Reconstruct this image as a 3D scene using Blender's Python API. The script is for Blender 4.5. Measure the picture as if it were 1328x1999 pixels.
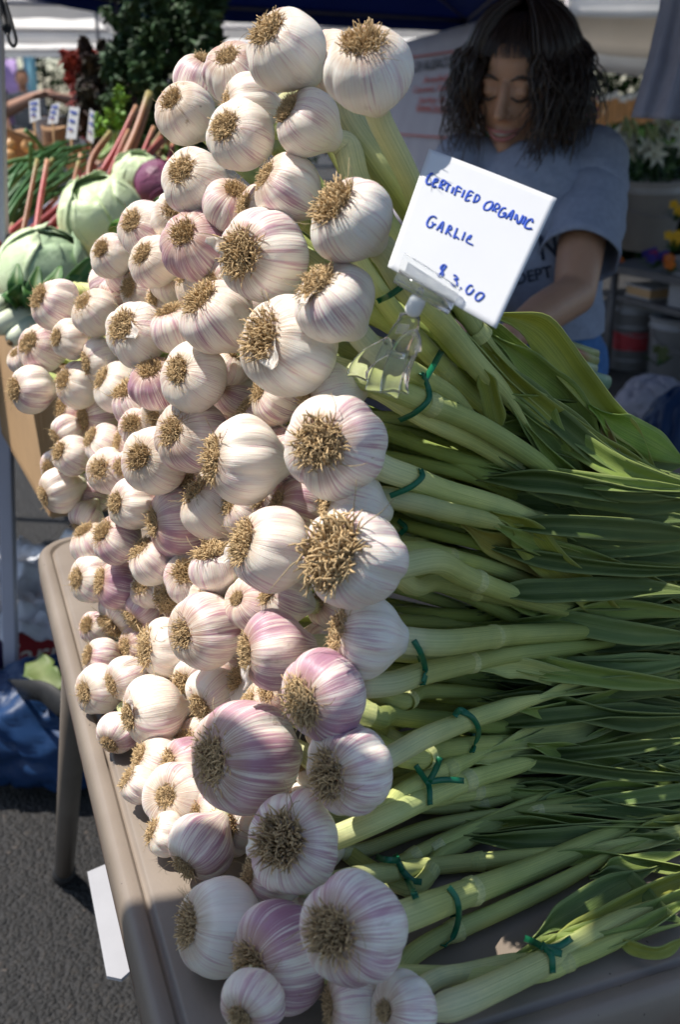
import bpy, bmesh, math, random
from mathutils import Vector, Matrix, noise
scene = bpy.context.scene
COL = scene.collection
for o in list(bpy.data.objects): bpy.data.objects.remove(o)
R_ = random.Random(11)
V = Vector

# ------------------------------------------------------------------ camera
FPX, W0, H0 = 2049.0, 1328.0, 1999.0
PITCH = math.radians(21.5)
CAM = V((0, 0, 1.32))
TABLE_Z = 0.76
cR = V((1, 0, 0)); cF = V((0, math.cos(PITCH), -math.sin(PITCH))); cU = V((0, math.sin(PITCH), math.cos(PITCH)))
cd = bpy.data.cameras.new('camera'); cam = bpy.data.objects.new('camera', cd); COL.objects.link(cam)
cam.location = CAM; cam.rotation_euler = (math.pi / 2 - PITCH, 0, 0)
cd.sensor_fit = 'VERTICAL'; cd.sensor_height = 23.6; cd.sensor_width = 23.6; cd.lens = FPX / H0 * 23.6
cd.clip_start = 0.05; cd.clip_end = 500
cd.dof.use_dof = True; cd.dof.focus_distance = 0.86; cd.dof.aperture_fstop = 5.0
scene.camera = cam

# ------------------------------------------------------------------ sky, sun, exposure
SUN = V((-0.44, 0.06, 0.89)).normalized()          # towards the sun
w = bpy.data.worlds.new('World'); scene.world = w; w.use_nodes = True
wt = w.node_tree; wt.nodes.clear()
sky = wt.nodes.new('ShaderNodeTexSky'); sky.sky_type = 'NISHITA'; sky.sun_disc = False
sky.sun_elevation = math.asin(SUN.z); sky.sun_rotation = math.atan2(SUN.x, SUN.y)
bg = wt.nodes.new('ShaderNodeBackground'); bg.inputs[1].default_value = 0.12
wo = wt.nodes.new('ShaderNodeOutputWorld')
wt.links.new(sky.outputs[0], bg.inputs[0]); wt.links.new(bg.outputs[0], wo.inputs[0])
sd = bpy.data.lights.new('sun', 'SUN'); sd.energy = 4.6; sd.angle = math.radians(0.53); sd.color = (1.0, 0.955, 0.88)
sun = bpy.data.objects.new('sun', sd); COL.objects.link(sun)
sun.rotation_euler = SUN.to_track_quat('Z', 'Y').to_euler(); sun.location = SUN * 20
scene.view_settings.view_transform = 'Standard'; scene.view_settings.look = 'None'
scene.view_settings.gamma = 1; scene.view_settings.exposure = 0.52; scene.view_settings.use_curve_mapping = False
scene.render.engine = 'CYCLES'

# ------------------------------------------------------------------ pixel -> direction, point
def ray(x, y): return cF + cR * ((x - W0 / 2) / FPX) + cU * ((H0 / 2 - y) / FPX)
def P(x, y, D): return CAM + ray(x, y) * D
def onz(x, y, z):
    r = ray(x, y); return CAM + r * ((z - CAM.z) / r.z)
def dz(y, z=TABLE_Z):                                  # axial depth at which a pixel row meets height z
    return (CAM.z - z) / -ray(0, y).z
def pix(p):
    d = p - CAM; D = d.dot(cF); return (W0 / 2 + d.dot(cR) / D * FPX, H0 / 2 - d.dot(cU) / D * FPX, D)
def lerp(a, b, t): return a + (b - a) * t
def interp(x, xs, ys):
    if x <= xs[0]: return ys[0]
    for i in range(len(xs) - 1):
        if x <= xs[i + 1]: return lerp(ys[i], ys[i + 1], (x - xs[i]) / (xs[i + 1] - xs[i]))
    return ys[-1]
def sstep(a, b, x):
    t = min(1, max(0, (x - a) / (b - a))); return t * t * (3 - 2 * t)
def spline(pts, n):                                    # Catmull-Rom through pts
    if len(pts) == 2: return [pts[0].lerp(pts[1], i / n) for i in range(n + 1)]
    q = [pts[0] * 2 - pts[1]] + list(pts) + [pts[-1] * 2 - pts[-2]]
    out = []; m = len(pts) - 1
    for i in range(n + 1):
        f = i / n * m; k = min(int(f), m - 1); t = f - k
        a, b, c, d = q[k], q[k + 1], q[k + 2], q[k + 3]
        out.append(0.5 * ((2 * b) + (c - a) * t + (2 * a - 5 * b + 4 * c - d) * t * t + (3 * b - a - 3 * c + d) * t ** 3))
    return out

# ------------------------------------------------------------------ mesh builder
class MB:
    def __init__(s): s.v = []; s.f = []; s.st = []; s.col = []
    def add(s, co, st=(0, 0, 0), col=(1, 1, 1)):
        s.v.append(V(co)); s.st.append(tuple(st)); s.col.append(tuple(col)); return len(s.v) - 1
    def tube(s, path, rad, n=10, col=(1, 1, 1), caps=True, flat=1.0, twist=0.0, side=None):
        m = len(path); L = 0; prev = None; rings = []
        cf = col if callable(col) else (lambda t, a: col)
        rf = rad if callable(rad) else ((lambda t: rad) if not isinstance(rad, (list, tuple)) else (lambda t: interp(t * (m - 1), list(range(m)), rad)))
        for i, p in enumerate(path):
            t = i / (m - 1)
            T = (path[min(i + 1, m - 1)] - path[max(i - 1, 0)]).normalized()
            if prev is None:
                h = side if side is not None else (V((0, 0, 1)) if abs(T.z) < 0.9 else V((1, 0, 0)))
                nx = (h - T * h.dot(T)).normalized()
            else: nx = (prev - T * prev.dot(T)).normalized()
            prev = nx; ny = T.cross(nx)
            if i: L += (p - path[i - 1]).length
            r = rf(t); ring = []
            for k in range(n):
                a = 2 * math.pi * k / n + twist * t
                ring.append(s.add(p + nx * (math.cos(a) * r) + ny * (math.sin(a) * r * flat), (math.cos(a), math.sin(a), L), cf(t, a)))
            rings.append(ring)
        for a, b in zip(rings, rings[1:]):
            for k in range(n): s.f.append((a[k], a[(k + 1) % n], b[(k + 1) % n], b[k]))
        if caps: s.f.append(tuple(reversed(rings[0]))); s.f.append(tuple(rings[-1]))
        return s
    def ribbon(s, path, width, nrm, fold=0.3, nc=5, col=(1, 1, 1), thick=0.0, roll=None, wave=0.0, seed=0):
        m = len(path); L = 0; rows = []
        wf = width if callable(width) else (lambda t: width)
        cf = col if callable(col) else (lambda t, a: col)
        nf = nrm if callable(nrm) else (lambda t, p: nrm)
        ff = fold if callable(fold) else (lambda t: fold)
        for i, p in enumerate(path):
            t = i / (m - 1); T = (path[min(i + 1, m - 1)] - path[max(i - 1, 0)]).normalized()
            n = nf(t, p); sd = T.cross(n).normalized(); n = sd.cross(T).normalized()
            if roll:
                M = Matrix.Rotation(roll(t), 3, T); sd = M @ sd; n = M @ n
            if i: L += (p - path[i - 1]).length
            w = wf(t) / 2; row = []; fo = ff(t)
            for k in range(nc):
                a = -1 + 2 * k / (nc - 1)
                wv = wave * w * math.sin(L * 95 + seed + (2 if a > 0 else 0)) * a * a
                row.append(s.add(p + sd * (a * w * math.cos(fo * 0.9)) + n * (abs(a) ** 1.4 * w * math.sin(fo) + wv), (a, 0, L), cf(t, a)))
            rows.append(row)
        for a, b in zip(rows, rows[1:]):
            for k in range(nc - 1): s.f.append((a[k], a[k + 1], b[k + 1], b[k]))
        return s
    def prism(s, pts, d, col=(1, 1, 1)):                # polygon extruded by vector d
        n = len(pts); a = [s.add(p, (0, 0, 0), col) for p in pts]; b = [s.add(V(p) + d, (0, 0, 0), col) for p in pts]
        s.f.append(tuple(a)); s.f.append(tuple(reversed(b)))
        for k in range(n): s.f.append((a[(k + 1) % n], a[k], b[k], b[(k + 1) % n]))
        return s
    def box(s, c, sz, M=None, col=(1, 1, 1)):
        M = M or Matrix.Identity(3); c = V(c); h = V(sz) / 2
        i0 = [s.add(c + M @ V((x * h.x, y * h.y, z * h.z)), (x, y, z), col) for x in (-1, 1) for y in (-1, 1) for z in (-1, 1)]
        for q in ((0, 1, 3, 2), (4, 6, 7, 5), (0, 4, 5, 1), (2, 3, 7, 6), (0, 2, 6, 4), (1, 5, 7, 3)): s.f.append(tuple(i0[k] for k in q))
        return s
    def ell(s, c, r, M=None, nu=14, nv=9, col=(1, 1, 1)):
        M = M or Matrix.Identity(3); c = V(c); rows = []
        for j in range(nv + 1):
            a = math.pi * j / nv
            if j in (0, nv): rows.append([s.add(c + M @ V((0, 0, r[2] * math.cos(a))), (0, 0, 0), col)]); continue
            rows.append([s.add(c + M @ V((r[0] * math.sin(a) * math.cos(b), r[1] * math.sin(a) * math.sin(b), r[2] * math.cos(a))), (math.cos(b), math.sin(b), a), col) for b in [2 * math.pi * k / nu for k in range(nu)]])
        for j in range(nv):
            A, B = rows[j], rows[j + 1]
            for k in range(nu):
                k2 = (k + 1) % nu
                if len(A) == 1: s.f.append((A[0], B[k], B[k2]))
                elif len(B) == 1: s.f.append((A[k], B[0], A[k2]))
                else: s.f.append((A[k], B[k], B[k2], A[k2]))
        return s
    def lathe(s, prof, c=(0, 0, 0), n=32, M=None, col=(1, 1, 1), warp=None, close=False):
        M = M or Matrix.Identity(3); c = V(c); rows = []
        for z, r in prof:
            row = []
            for k in range(n):
                a = 2 * math.pi * k / n; rr = r * (warp(a, z) if warp else 1)
                row.append(s.add(c + M @ V((rr * math.cos(a), rr * math.sin(a), z)), (math.cos(a), math.sin(a), z), col))
            rows.append(row)
        for a, b in zip(rows, rows[1:]):
            for k in range(n): s.f.append((a[k], a[(k + 1) % n], b[(k + 1) % n], b[k]))
        if close: s.f.append(tuple(reversed(rows[0]))); s.f.append(tuple(rows[-1]))
        return s
    def grid(s, fn, nu, nv, col=(1, 1, 1)):
        cf = col if callable(col) else (lambda u, v: col)
        ix = [[s.add(fn(i / nu, j / nv), (i / nu, j / nv, 0), cf(i / nu, j / nv)) for i in range(nu + 1)] for j in range(nv + 1)]
        for j in range(nv):
            for i in range(nu): s.f.append((ix[j][i], ix[j][i + 1], ix[j + 1][i + 1], ix[j + 1][i]))
        return s
    def mesh(s, name, origin=V((0, 0, 0)), smooth=True, mat=None):
        me = bpy.data.meshes.new(name)
        me.from_pydata([tuple(v - origin) for v in s.v], [], s.f); me.update()
        a = me.attributes.new('st', 'FLOAT_VECTOR', 'POINT'); a.data.foreach_set('vector', [x for t in s.st for x in t])
        c = me.attributes.new('Col', 'FLOAT_COLOR', 'POINT'); c.data.foreach_set('color', [x for t in s.col for x in (*t, 1.0)])
        if smooth: me.polygons.foreach_set('use_smooth', [True] * len(me.polygons))
        if mat: me.materials.append(mat)
        return me

def tag(o, label=None, cat=None, group=None, kind=None):
    if label: o['label'] = label
    if cat: o['category'] = cat
    if group: o['group'] = group
    if kind: o['kind'] = kind
    return o
def thing(name, label, cat, loc, group=None):
    o = bpy.data.objects.new(name, None); COL.objects.link(o); o.location = loc; o.empty_display_size = 0.05
    return tag(o, label, cat, group)
def rootloc(p):
    l = V((0, 0, 0))
    while p is not None: l = l + p.location; p = p.parent
    return l
def part(name, mb, mat, parent, smooth=True, kind=None):
    o = bpy.data.objects.new(name, mb.mesh(name, rootloc(parent), smooth, mat) if isinstance(mb, MB) else mb)
    COL.objects.link(o); o.parent = parent
    return tag(o, kind=kind)
def solo(name, mb, mat, label, cat, loc=None, group=None, smooth=True, kind=None):
    if loc is None:
        loc = sum(mb.v, V((0, 0, 0))) / len(mb.v); loc.z = min(v.z for v in mb.v)
    o = bpy.data.objects.new(name, mb.mesh(name, loc, smooth, mat)); COL.objects.link(o); o.location = loc
    return tag(o, label, cat, group, kind)
def solid(o, t, off=0):
    m = o.modifiers.new('solid', 'SOLIDIFY'); m.thickness = t; m.offset = off; return o
def bevel(o, w_, seg=2):
    m = o.modifiers.new('bevel', 'BEVEL'); m.width = w_; m.segments = seg; m.limit_method = 'ANGLE'; m.angle_limit = math.radians(40); return o
def remeshed(mb, voxel, smooth_it, name):               # one continuous skin over overlapping solids
    me = mb.mesh(name); o = bpy.data.objects.new('temporary', me); COL.objects.link(o)
    m = o.modifiers.new('r', 'REMESH'); m.mode = 'VOXEL'; m.voxel_size = voxel; m.use_smooth_shade = True
    if smooth_it:
        q = o.modifiers.new('s', 'SMOOTH'); q.iterations = smooth_it; q.factor = 0.5
    dg = bpy.context.evaluated_depsgraph_get(); dg.update()
    out = MB(); em = o.evaluated_get(dg).to_mesh()
    out.v = [v.co.copy() for v in em.vertices]; out.f = [tuple(p.vertices) for p in em.polygons]
    out.st = [tuple(v) for v in out.v]; out.col = [(1, 1, 1)] * len(out.v)
    bpy.data.objects.remove(o); bpy.data.meshes.remove(me)
    return out
def chain(mb, pts, n=12):                                # limb: spheres joined by cones
    for i, (p, r) in enumerate(pts):
        mb.ell(p, (r, r, r), None, n, 8)
        if i:
            q, s = pts[i - 1]; mb.tube([q, p], [s, r], n)
    return mb
def text_mb(body, size, origin, ux, uy, extrude=0.0006, mb=None, col=(1, 1, 1), bold=0.0, align='LEFT'):
    cu = bpy.data.curves.new('t', 'FONT'); cu.body = body; cu.size = size; cu.extrude = extrude; cu.offset = bold; cu.align_x = align; cu.resolution_u = 3
    o = bpy.data.objects.new('temporary', cu); COL.objects.link(o)
    dg = bpy.context.evaluated_depsgraph_get(); dg.update(); em = o.evaluated_get(dg).to_mesh()
    mb = mb or MB(); n0 = len(mb.v); uz = ux.cross(uy)
    for v in em.vertices: mb.add(origin + ux * v.co.x + uy * v.co.y + uz * v.co.z, (0, 0, 0), col)
    for p in em.polygons: mb.f.append(tuple(n0 + i for i in p.vertices))
    bpy.data.objects.remove(o); bpy.data.curves.remove(cu)
    return mb

# ------------------------------------------------------------------ materials
class NT:
    def __init__(s, name):
        s.m = bpy.data.materials.new(name); s.m.use_nodes = True; s.t = s.m.node_tree; s.b = s.t.nodes['Principled BSDF']; s.out = s.t.nodes['Material Output']
    def n(s, ty, ins=None, **kw):
        nd = s.t.nodes.new('ShaderNode' + ty)
        for k, v in kw.items(): setattr(nd, k, v)
        for k, v in (ins or {}).items():
            if hasattr(v, 'is_output') or isinstance(v, bpy.types.NodeSocket): s.t.links.new(v, nd.inputs[k])
            else: nd.inputs[k].default_value = v
        return nd
    def set(s, **kw):
        for k, v in kw.items():
            k = k.replace('_', ' ')
            if isinstance(v, bpy.types.NodeSocket): s.t.links.new(v, s.b.inputs[k])
            else: s.b.inputs[k].default_value = v
        return s
    def attr(s, name): return s.n('Attribute', attribute_name=name).outputs
    def math(s, op, a, b=0.0, clamp=False):
        return s.n('Math', {0: a, 1: b}, operation=op, use_clamp=clamp).outputs[0]
    def mix(s, f, a, b, mode='MIX'):
        nd = s.n('Mix', data_type='RGBA', blend_type=mode)
        for k, v in ((0, f), (6, a), (7, b)):
            if isinstance(v, bpy.types.NodeSocket): s.t.links.new(v, nd.inputs[k])
            else: nd.inputs[k].default_value = v
        return nd.outputs[2]
    def noise(s, vec, scale, detail=3, rough=0.55):
        i = {'Scale': scale, 'Detail': detail, 'Roughness': rough}
        if vec is not None: i['Vector'] = vec
        return s.n('TexNoise', i).outputs[0]
    def vmul(s, vec, k): return s.n('VectorMath', {0: vec, 1: k}, operation='MULTIPLY').outputs[0]
    def ramp(s, f, stops):
        nd = s.n('ValToRGB', {0: f}); e = nd.color_ramp.elements
        while len(e) < len(stops): e.new(0.5)
        for q, (p, c) in zip(e, stops): q.position = p; q.color = (*c, 1)
        return nd.outputs[0]
    def bump(s, h, strength, dist=0.001):
        s.set(Normal=s.n('Bump', {'Height': h, 'Strength': strength, 'Distance': dist}).outputs[0]); return s
    def coord(s, k='Object'): return s.n('TexCoord').outputs[k]
C4 = lambda c: (*c, 1)
def plain(name, c, rough=0.6, var=0.15, scale=20, bump=0.0, spec=0.4, metal=0.0, sub=0.0, use_col=False, transl=0.0):
    t = NT(name); nz = t.noise(t.coord(), scale, 4)
    base = t.attr('Col')[0] if use_col else None
    k = t.ramp(nz, [(0.25, (1 - var,) * 3), (0.75, (1 + var,) * 3)])
    c1 = t.mix(1.0, base if use_col else C4(c), k, 'MULTIPLY')
    t.set(Base_Color=c1, Roughness=rough, Specular_IOR_Level=spec, Metallic=metal)
    if sub: t.set(Subsurface_Weight=sub, Subsurface_Scale=0.01)
    if bump: t.bump(nz, bump, 0.002)
    if transl:
        tr = t.n('BsdfTranslucent', {'Color': c1}); mx = t.n('MixShader', {0: transl, 1: t.b.outputs[0], 2: tr.outputs[0]})
        t.t.links.new(mx.outputs[0], t.out.inputs[0])
    return t.m

def mat_garlic():
    t = NT('garlic skin'); st = t.attr('st'); oi = t.n('ObjectInfo')
    sc = t.n('SeparateColor', {0: oi.outputs['Color']}).outputs            # r purple, g warmth, b dirt
    off = t.n('CombineXYZ', {0: t.math('MULTIPLY', oi.outputs['Random'], 37.0), 1: t.math('MULTIPLY', oi.outputs['Random'], 91.0), 2: t.math('MULTIPLY', oi.outputs['Random'], 13.0)}).outputs[0]
    def co(k): return t.n('VectorMath', {0: t.vmul(st[1], k), 1: off}, operation='ADD').outputs[0]
    fine = t.noise(co((13, 13, 0.9)), 2.0, 3, 0.6); mid = t.noise(co((3.0, 3.0, 0.8)), 1.5, 3, 0.6); patch = t.noise(co((0.9, 0.9, 0.8)), 1.1, 2)
    z = t.n('SeparateXYZ', {0: st[1]}).outputs[2]
    nearroot = t.n('MapRange', {0: z, 1: 0.28, 2: -0.3, 3: 0.0, 4: 0.30}).outputs[0]
    def lin(x, k, m): return t.math('MULTIPLY', t.math('SUBTRACT', x, m), k)
    s = t.math('ADD', lin(fine, 4.2, 0.5), lin(mid, 3.0, 0.5)); s = t.math('ADD', s, lin(patch, 2.6, 0.5))
    s = t.math('ADD', s, lin(sc[0], 1.35, 0.50)); s = t.math('ADD', s, t.math('MULTIPLY', nearroot, 1.5))
    pur = t.math('MULTIPLY', t.n('MapRange', {0: s, 1: 0.0, 2: 1.1, 3: 0.0, 4: 1.0}).outputs[0], 1.0, True)
    ivory = t.mix(sc[1], (0.87, 0.81, 0.715, 1), (0.85, 0.70, 0.55, 1))
    ivory = t.mix(t.n('MapRange', {0: fine, 1: 0.40, 2: 0.66, 3: 0.0, 4: 0.35}).outputs[0], ivory, (0.70, 0.58, 0.50, 1))
    pc = t.mix(t.math('ADD', lin(patch, 2.2, 0.45), lin(sc[0], 0.7, 0.3), True), (0.62, 0.34, 0.40, 1), (0.27, 0.07, 0.17, 1))
    c = t.mix(t.math('MULTIPLY', pur, 0.85), ivory, pc)
    dn = t.noise(co((1.6, 1.6, 1.6)), 2.2, 5, 0.7)
    rz = t.math('MULTIPLY', t.n('MapRange', {0: z, 1: -0.27, 2: -0.345, 3: 0.0, 4: 0.75}).outputs[0], t.n('MapRange', {0: fine, 1: 0.3, 2: 0.65, 3: 0.35, 4: 1.0}).outputs[0], True)
    c = t.mix(rz, c, (0.38, 0.24, 0.13, 1))
    d = t.math('MULTIPLY', t.n('MapRange', {0: dn, 1: 0.60, 2: 0.70, 3: 0.0, 4: 1.0}).outputs[0], t.math('ADD', sc[2], 0.14), True)
    c = t.mix(t.math('MULTIPLY', d, 0.75), c, (0.30, 0.19, 0.10, 1))
    green = t.n('MapRange', {0: z, 1: 0.42, 2: 0.62, 3: 0.0, 4: 0.6}).outputs[0]
    c = t.mix(green, c, (0.66, 0.66, 0.42, 1))
    t.set(Base_Color=c, Roughness=0.40, Specular_IOR_Level=0.45, Subsurface_Weight=0.30, Subsurface_Scale=0.010)
    t.set(Subsurface_Radius=(1.0, 0.55, 0.35))
    t.bump(t.math('ADD', t.math('MULTIPLY', fine, 0.7), mid), 0.55, 0.0014)
    return t.m
def mat_stalk():                                          # stems and leaves: colour per vertex, parallel veins
    t = NT('stalk green'); st = t.attr('st'); col = t.attr('Col')[0]
    ln = t.noise(t.vmul(st[1], (16, 16, 3)), 2.2, 3); br = t.noise(t.coord('Generated'), 5, 3)
    k = t.ramp(ln, [(0.32, (0.66, 0.72, 0.60)), (0.5, (1.0, 1.0, 1.0)), (0.68, (1.26, 1.20, 1.22))]); c = t.mix(1.0, col, k, 'MULTIPLY')
    k2 = t.ramp(br, [(0.3, (0.86, 0.9, 0.86)), (0.72, (1.12, 1.08, 0.98))]); c = t.mix(1.0, c, k2, 'MULTIPLY')
    t.set(Base_Color=c, Roughness=0.42, Specular_IOR_Level=0.42); t.bump(ln, 0.6, 0.001)
    tr = t.n('BsdfTranslucent', {'Color': c}); mx = t.n('MixShader', {0: 0.22, 1: t.b.outputs[0], 2: tr.outputs[0]})
    t.t.links.new(mx.outputs[0], t.out.inputs[0])
    return t.m
def mat_asphalt():
    t = NT('asphalt'); co = t.coord()
    wn = t.n('TexNoise', {'Vector': co, 'Scale': 60.0}).outputs[1]; cw = t.n('VectorMath', {0: co, 1: t.vmul(wn, (0.012, 0.012, 0.012))}, operation='ADD').outputs[0]
    vo = t.n('TexVoronoi', {'Vector': cw, 'Scale': 120.0, 'Randomness': 1.0}, feature='F1'); v2 = t.n('TexVoronoi', {'Vector': co, 'Scale': 210.0}, feature='F1')
    big = t.noise(co, 2.2, 4); fine = t.noise(co, 160, 4)
    g = t.ramp(vo.outputs[1], [(0.0, (0.006, 0.0055, 0.0055)), (0.55, (0.014, 0.013, 0.0125)), (0.9, (0.030, 0.026, 0.023)), (1.0, (0.09, 0.068, 0.055))])
    c = t.mix(1.0, g, t.ramp(fine, [(0.2, (0.55,) * 3), (0.8, (1.35,) * 3)]), 'MULTIPLY')
    c = t.mix(t.n('MapRange', {0: vo.outputs[0], 1: 0.35, 2: 0.75, 3: 0, 4: 0.8}).outputs[0], c, (0.022, 0.021, 0.022, 1))
    c = t.mix(1.0, c, t.ramp(big, [(0.3, (0.8,) * 3), (0.7, (1.2,) * 3)]), 'MULTIPLY')
    t.set(Base_Color=c, Roughness=0.75, Specular_IOR_Level=0.5)
    h = t.math('SUBTRACT', fine, t.math('MULTIPLY', vo.outputs[0], 1.6)); h = t.math('SUBTRACT', h, t.math('MULTIPLY', v2.outputs[0], 0.5))
    t.bump(h, 0.9, 0.006); return t.m
def mat_table():
    t = NT('taupe table plastic'); co = t.coord(); a = t.noise(co, 380, 3); b = t.noise(co, 9, 4); sp = t.noise(co, 130, 2)
    c = t.ramp(b, [(0.3, (0.195, 0.155, 0.122)), (0.7, (0.25, 0.205, 0.165))])
    c = t.mix(t.n('MapRange', {0: sp, 1: 0.73, 2: 0.77, 3: 0, 4: 0.85}).outputs[0], c, (0.06, 0.04, 0.03, 1))
    st = t.attr('st'); e = t.n('SeparateXYZ', {0: st[1]}).outputs[0]        # 1 on the scuffed lower lip
    c = t.mix(t.math('MULTIPLY', e, t.n('MapRange', {0: t.noise(co, 40, 4), 1: 0.35, 2: 0.6, 3: 0, 4: 0.9}).outputs[0]), c, (0.13, 0.06, 0.035, 1))
    t.set(Base_Color=c, Roughness=0.48, Specular_IOR_Level=0.45); t.bump(a, 0.25, 0.0006); return t.m
def mat_clear():                                          # slightly milky moulded plastic
    t = NT('clear plastic'); t.set(Base_Color=(0.93, 0.94, 0.93, 1), Roughness=0.05, IOR=1.25, Transmission_Weight=0.93); return t.m
def mat_hair(c):
    t = NT('dark hair'); st = t.attr('st'); n = t.noise(t.vmul(st[1], (6, 6, 2)), 3, 2)
    t.set(Base_Color=t.mix(n, C4([x * 0.5 for x in c]), C4([x * 1.6 for x in c])), Roughness=0.38, Specular_IOR_Level=0.5); return t.m
def mat_canopy(name, c, tr=0.45):
    t = NT(name); n = t.noise(t.coord(), 1.5, 3); k = t.mix(1.0, C4(c), t.ramp(n, [(0.3, (0.92,) * 3), (0.7, (1.05,) * 3)]), 'MULTIPLY')
    t.set(Base_Color=k, Roughness=0.8)
    x = t.n('BsdfTranslucent', {'Color': k}); mx = t.n('MixShader', {0: tr, 1: t.b.outputs[0], 2: x.outputs[0]}); t.t.links.new(mx.outputs[0], t.out.inputs[0]); return t.m
def mat_cabbage(name, a, b):
    t = NT(name); co = t.coord('Generated'); n = t.noise(co, 3.5, 4); vn = t.n('TexVoronoi', {'Vector': t.n('VectorMath', {0: co, 1: t.n('TexNoise', {'Vector': co, 'Scale': 4.0}).outputs[1]}, operation='ADD').outputs[0], 'Scale': 9.0}, feature='DISTANCE_TO_EDGE').outputs[0]
    c = t.mix(n, C4(a), C4(b)); ve = t.n('MapRange', {0: vn, 1: 0.0, 2: 0.035, 3: 0.5, 4: 0.0}).outputs[0]
    c = t.mix(ve, c, C4([min(1, x * 1.5 + 0.05) for x in a])); t.set(Base_Color=c, Roughness=0.45, Specular_IOR_Level=0.4); t.bump(t.math('ADD', n, ve), 0.4, 0.01); return t.m
def mat_bag():
    t = NT('thin plastic film'); t.set(Base_Color=(0.86, 0.87, 0.9, 1), Roughness=0.25, Transmission_Weight=0.25, IOR=1.2); t.bump(t.noise(t.coord(), 14, 3, 0.5), 0.8, 0.02); return t.m

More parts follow.
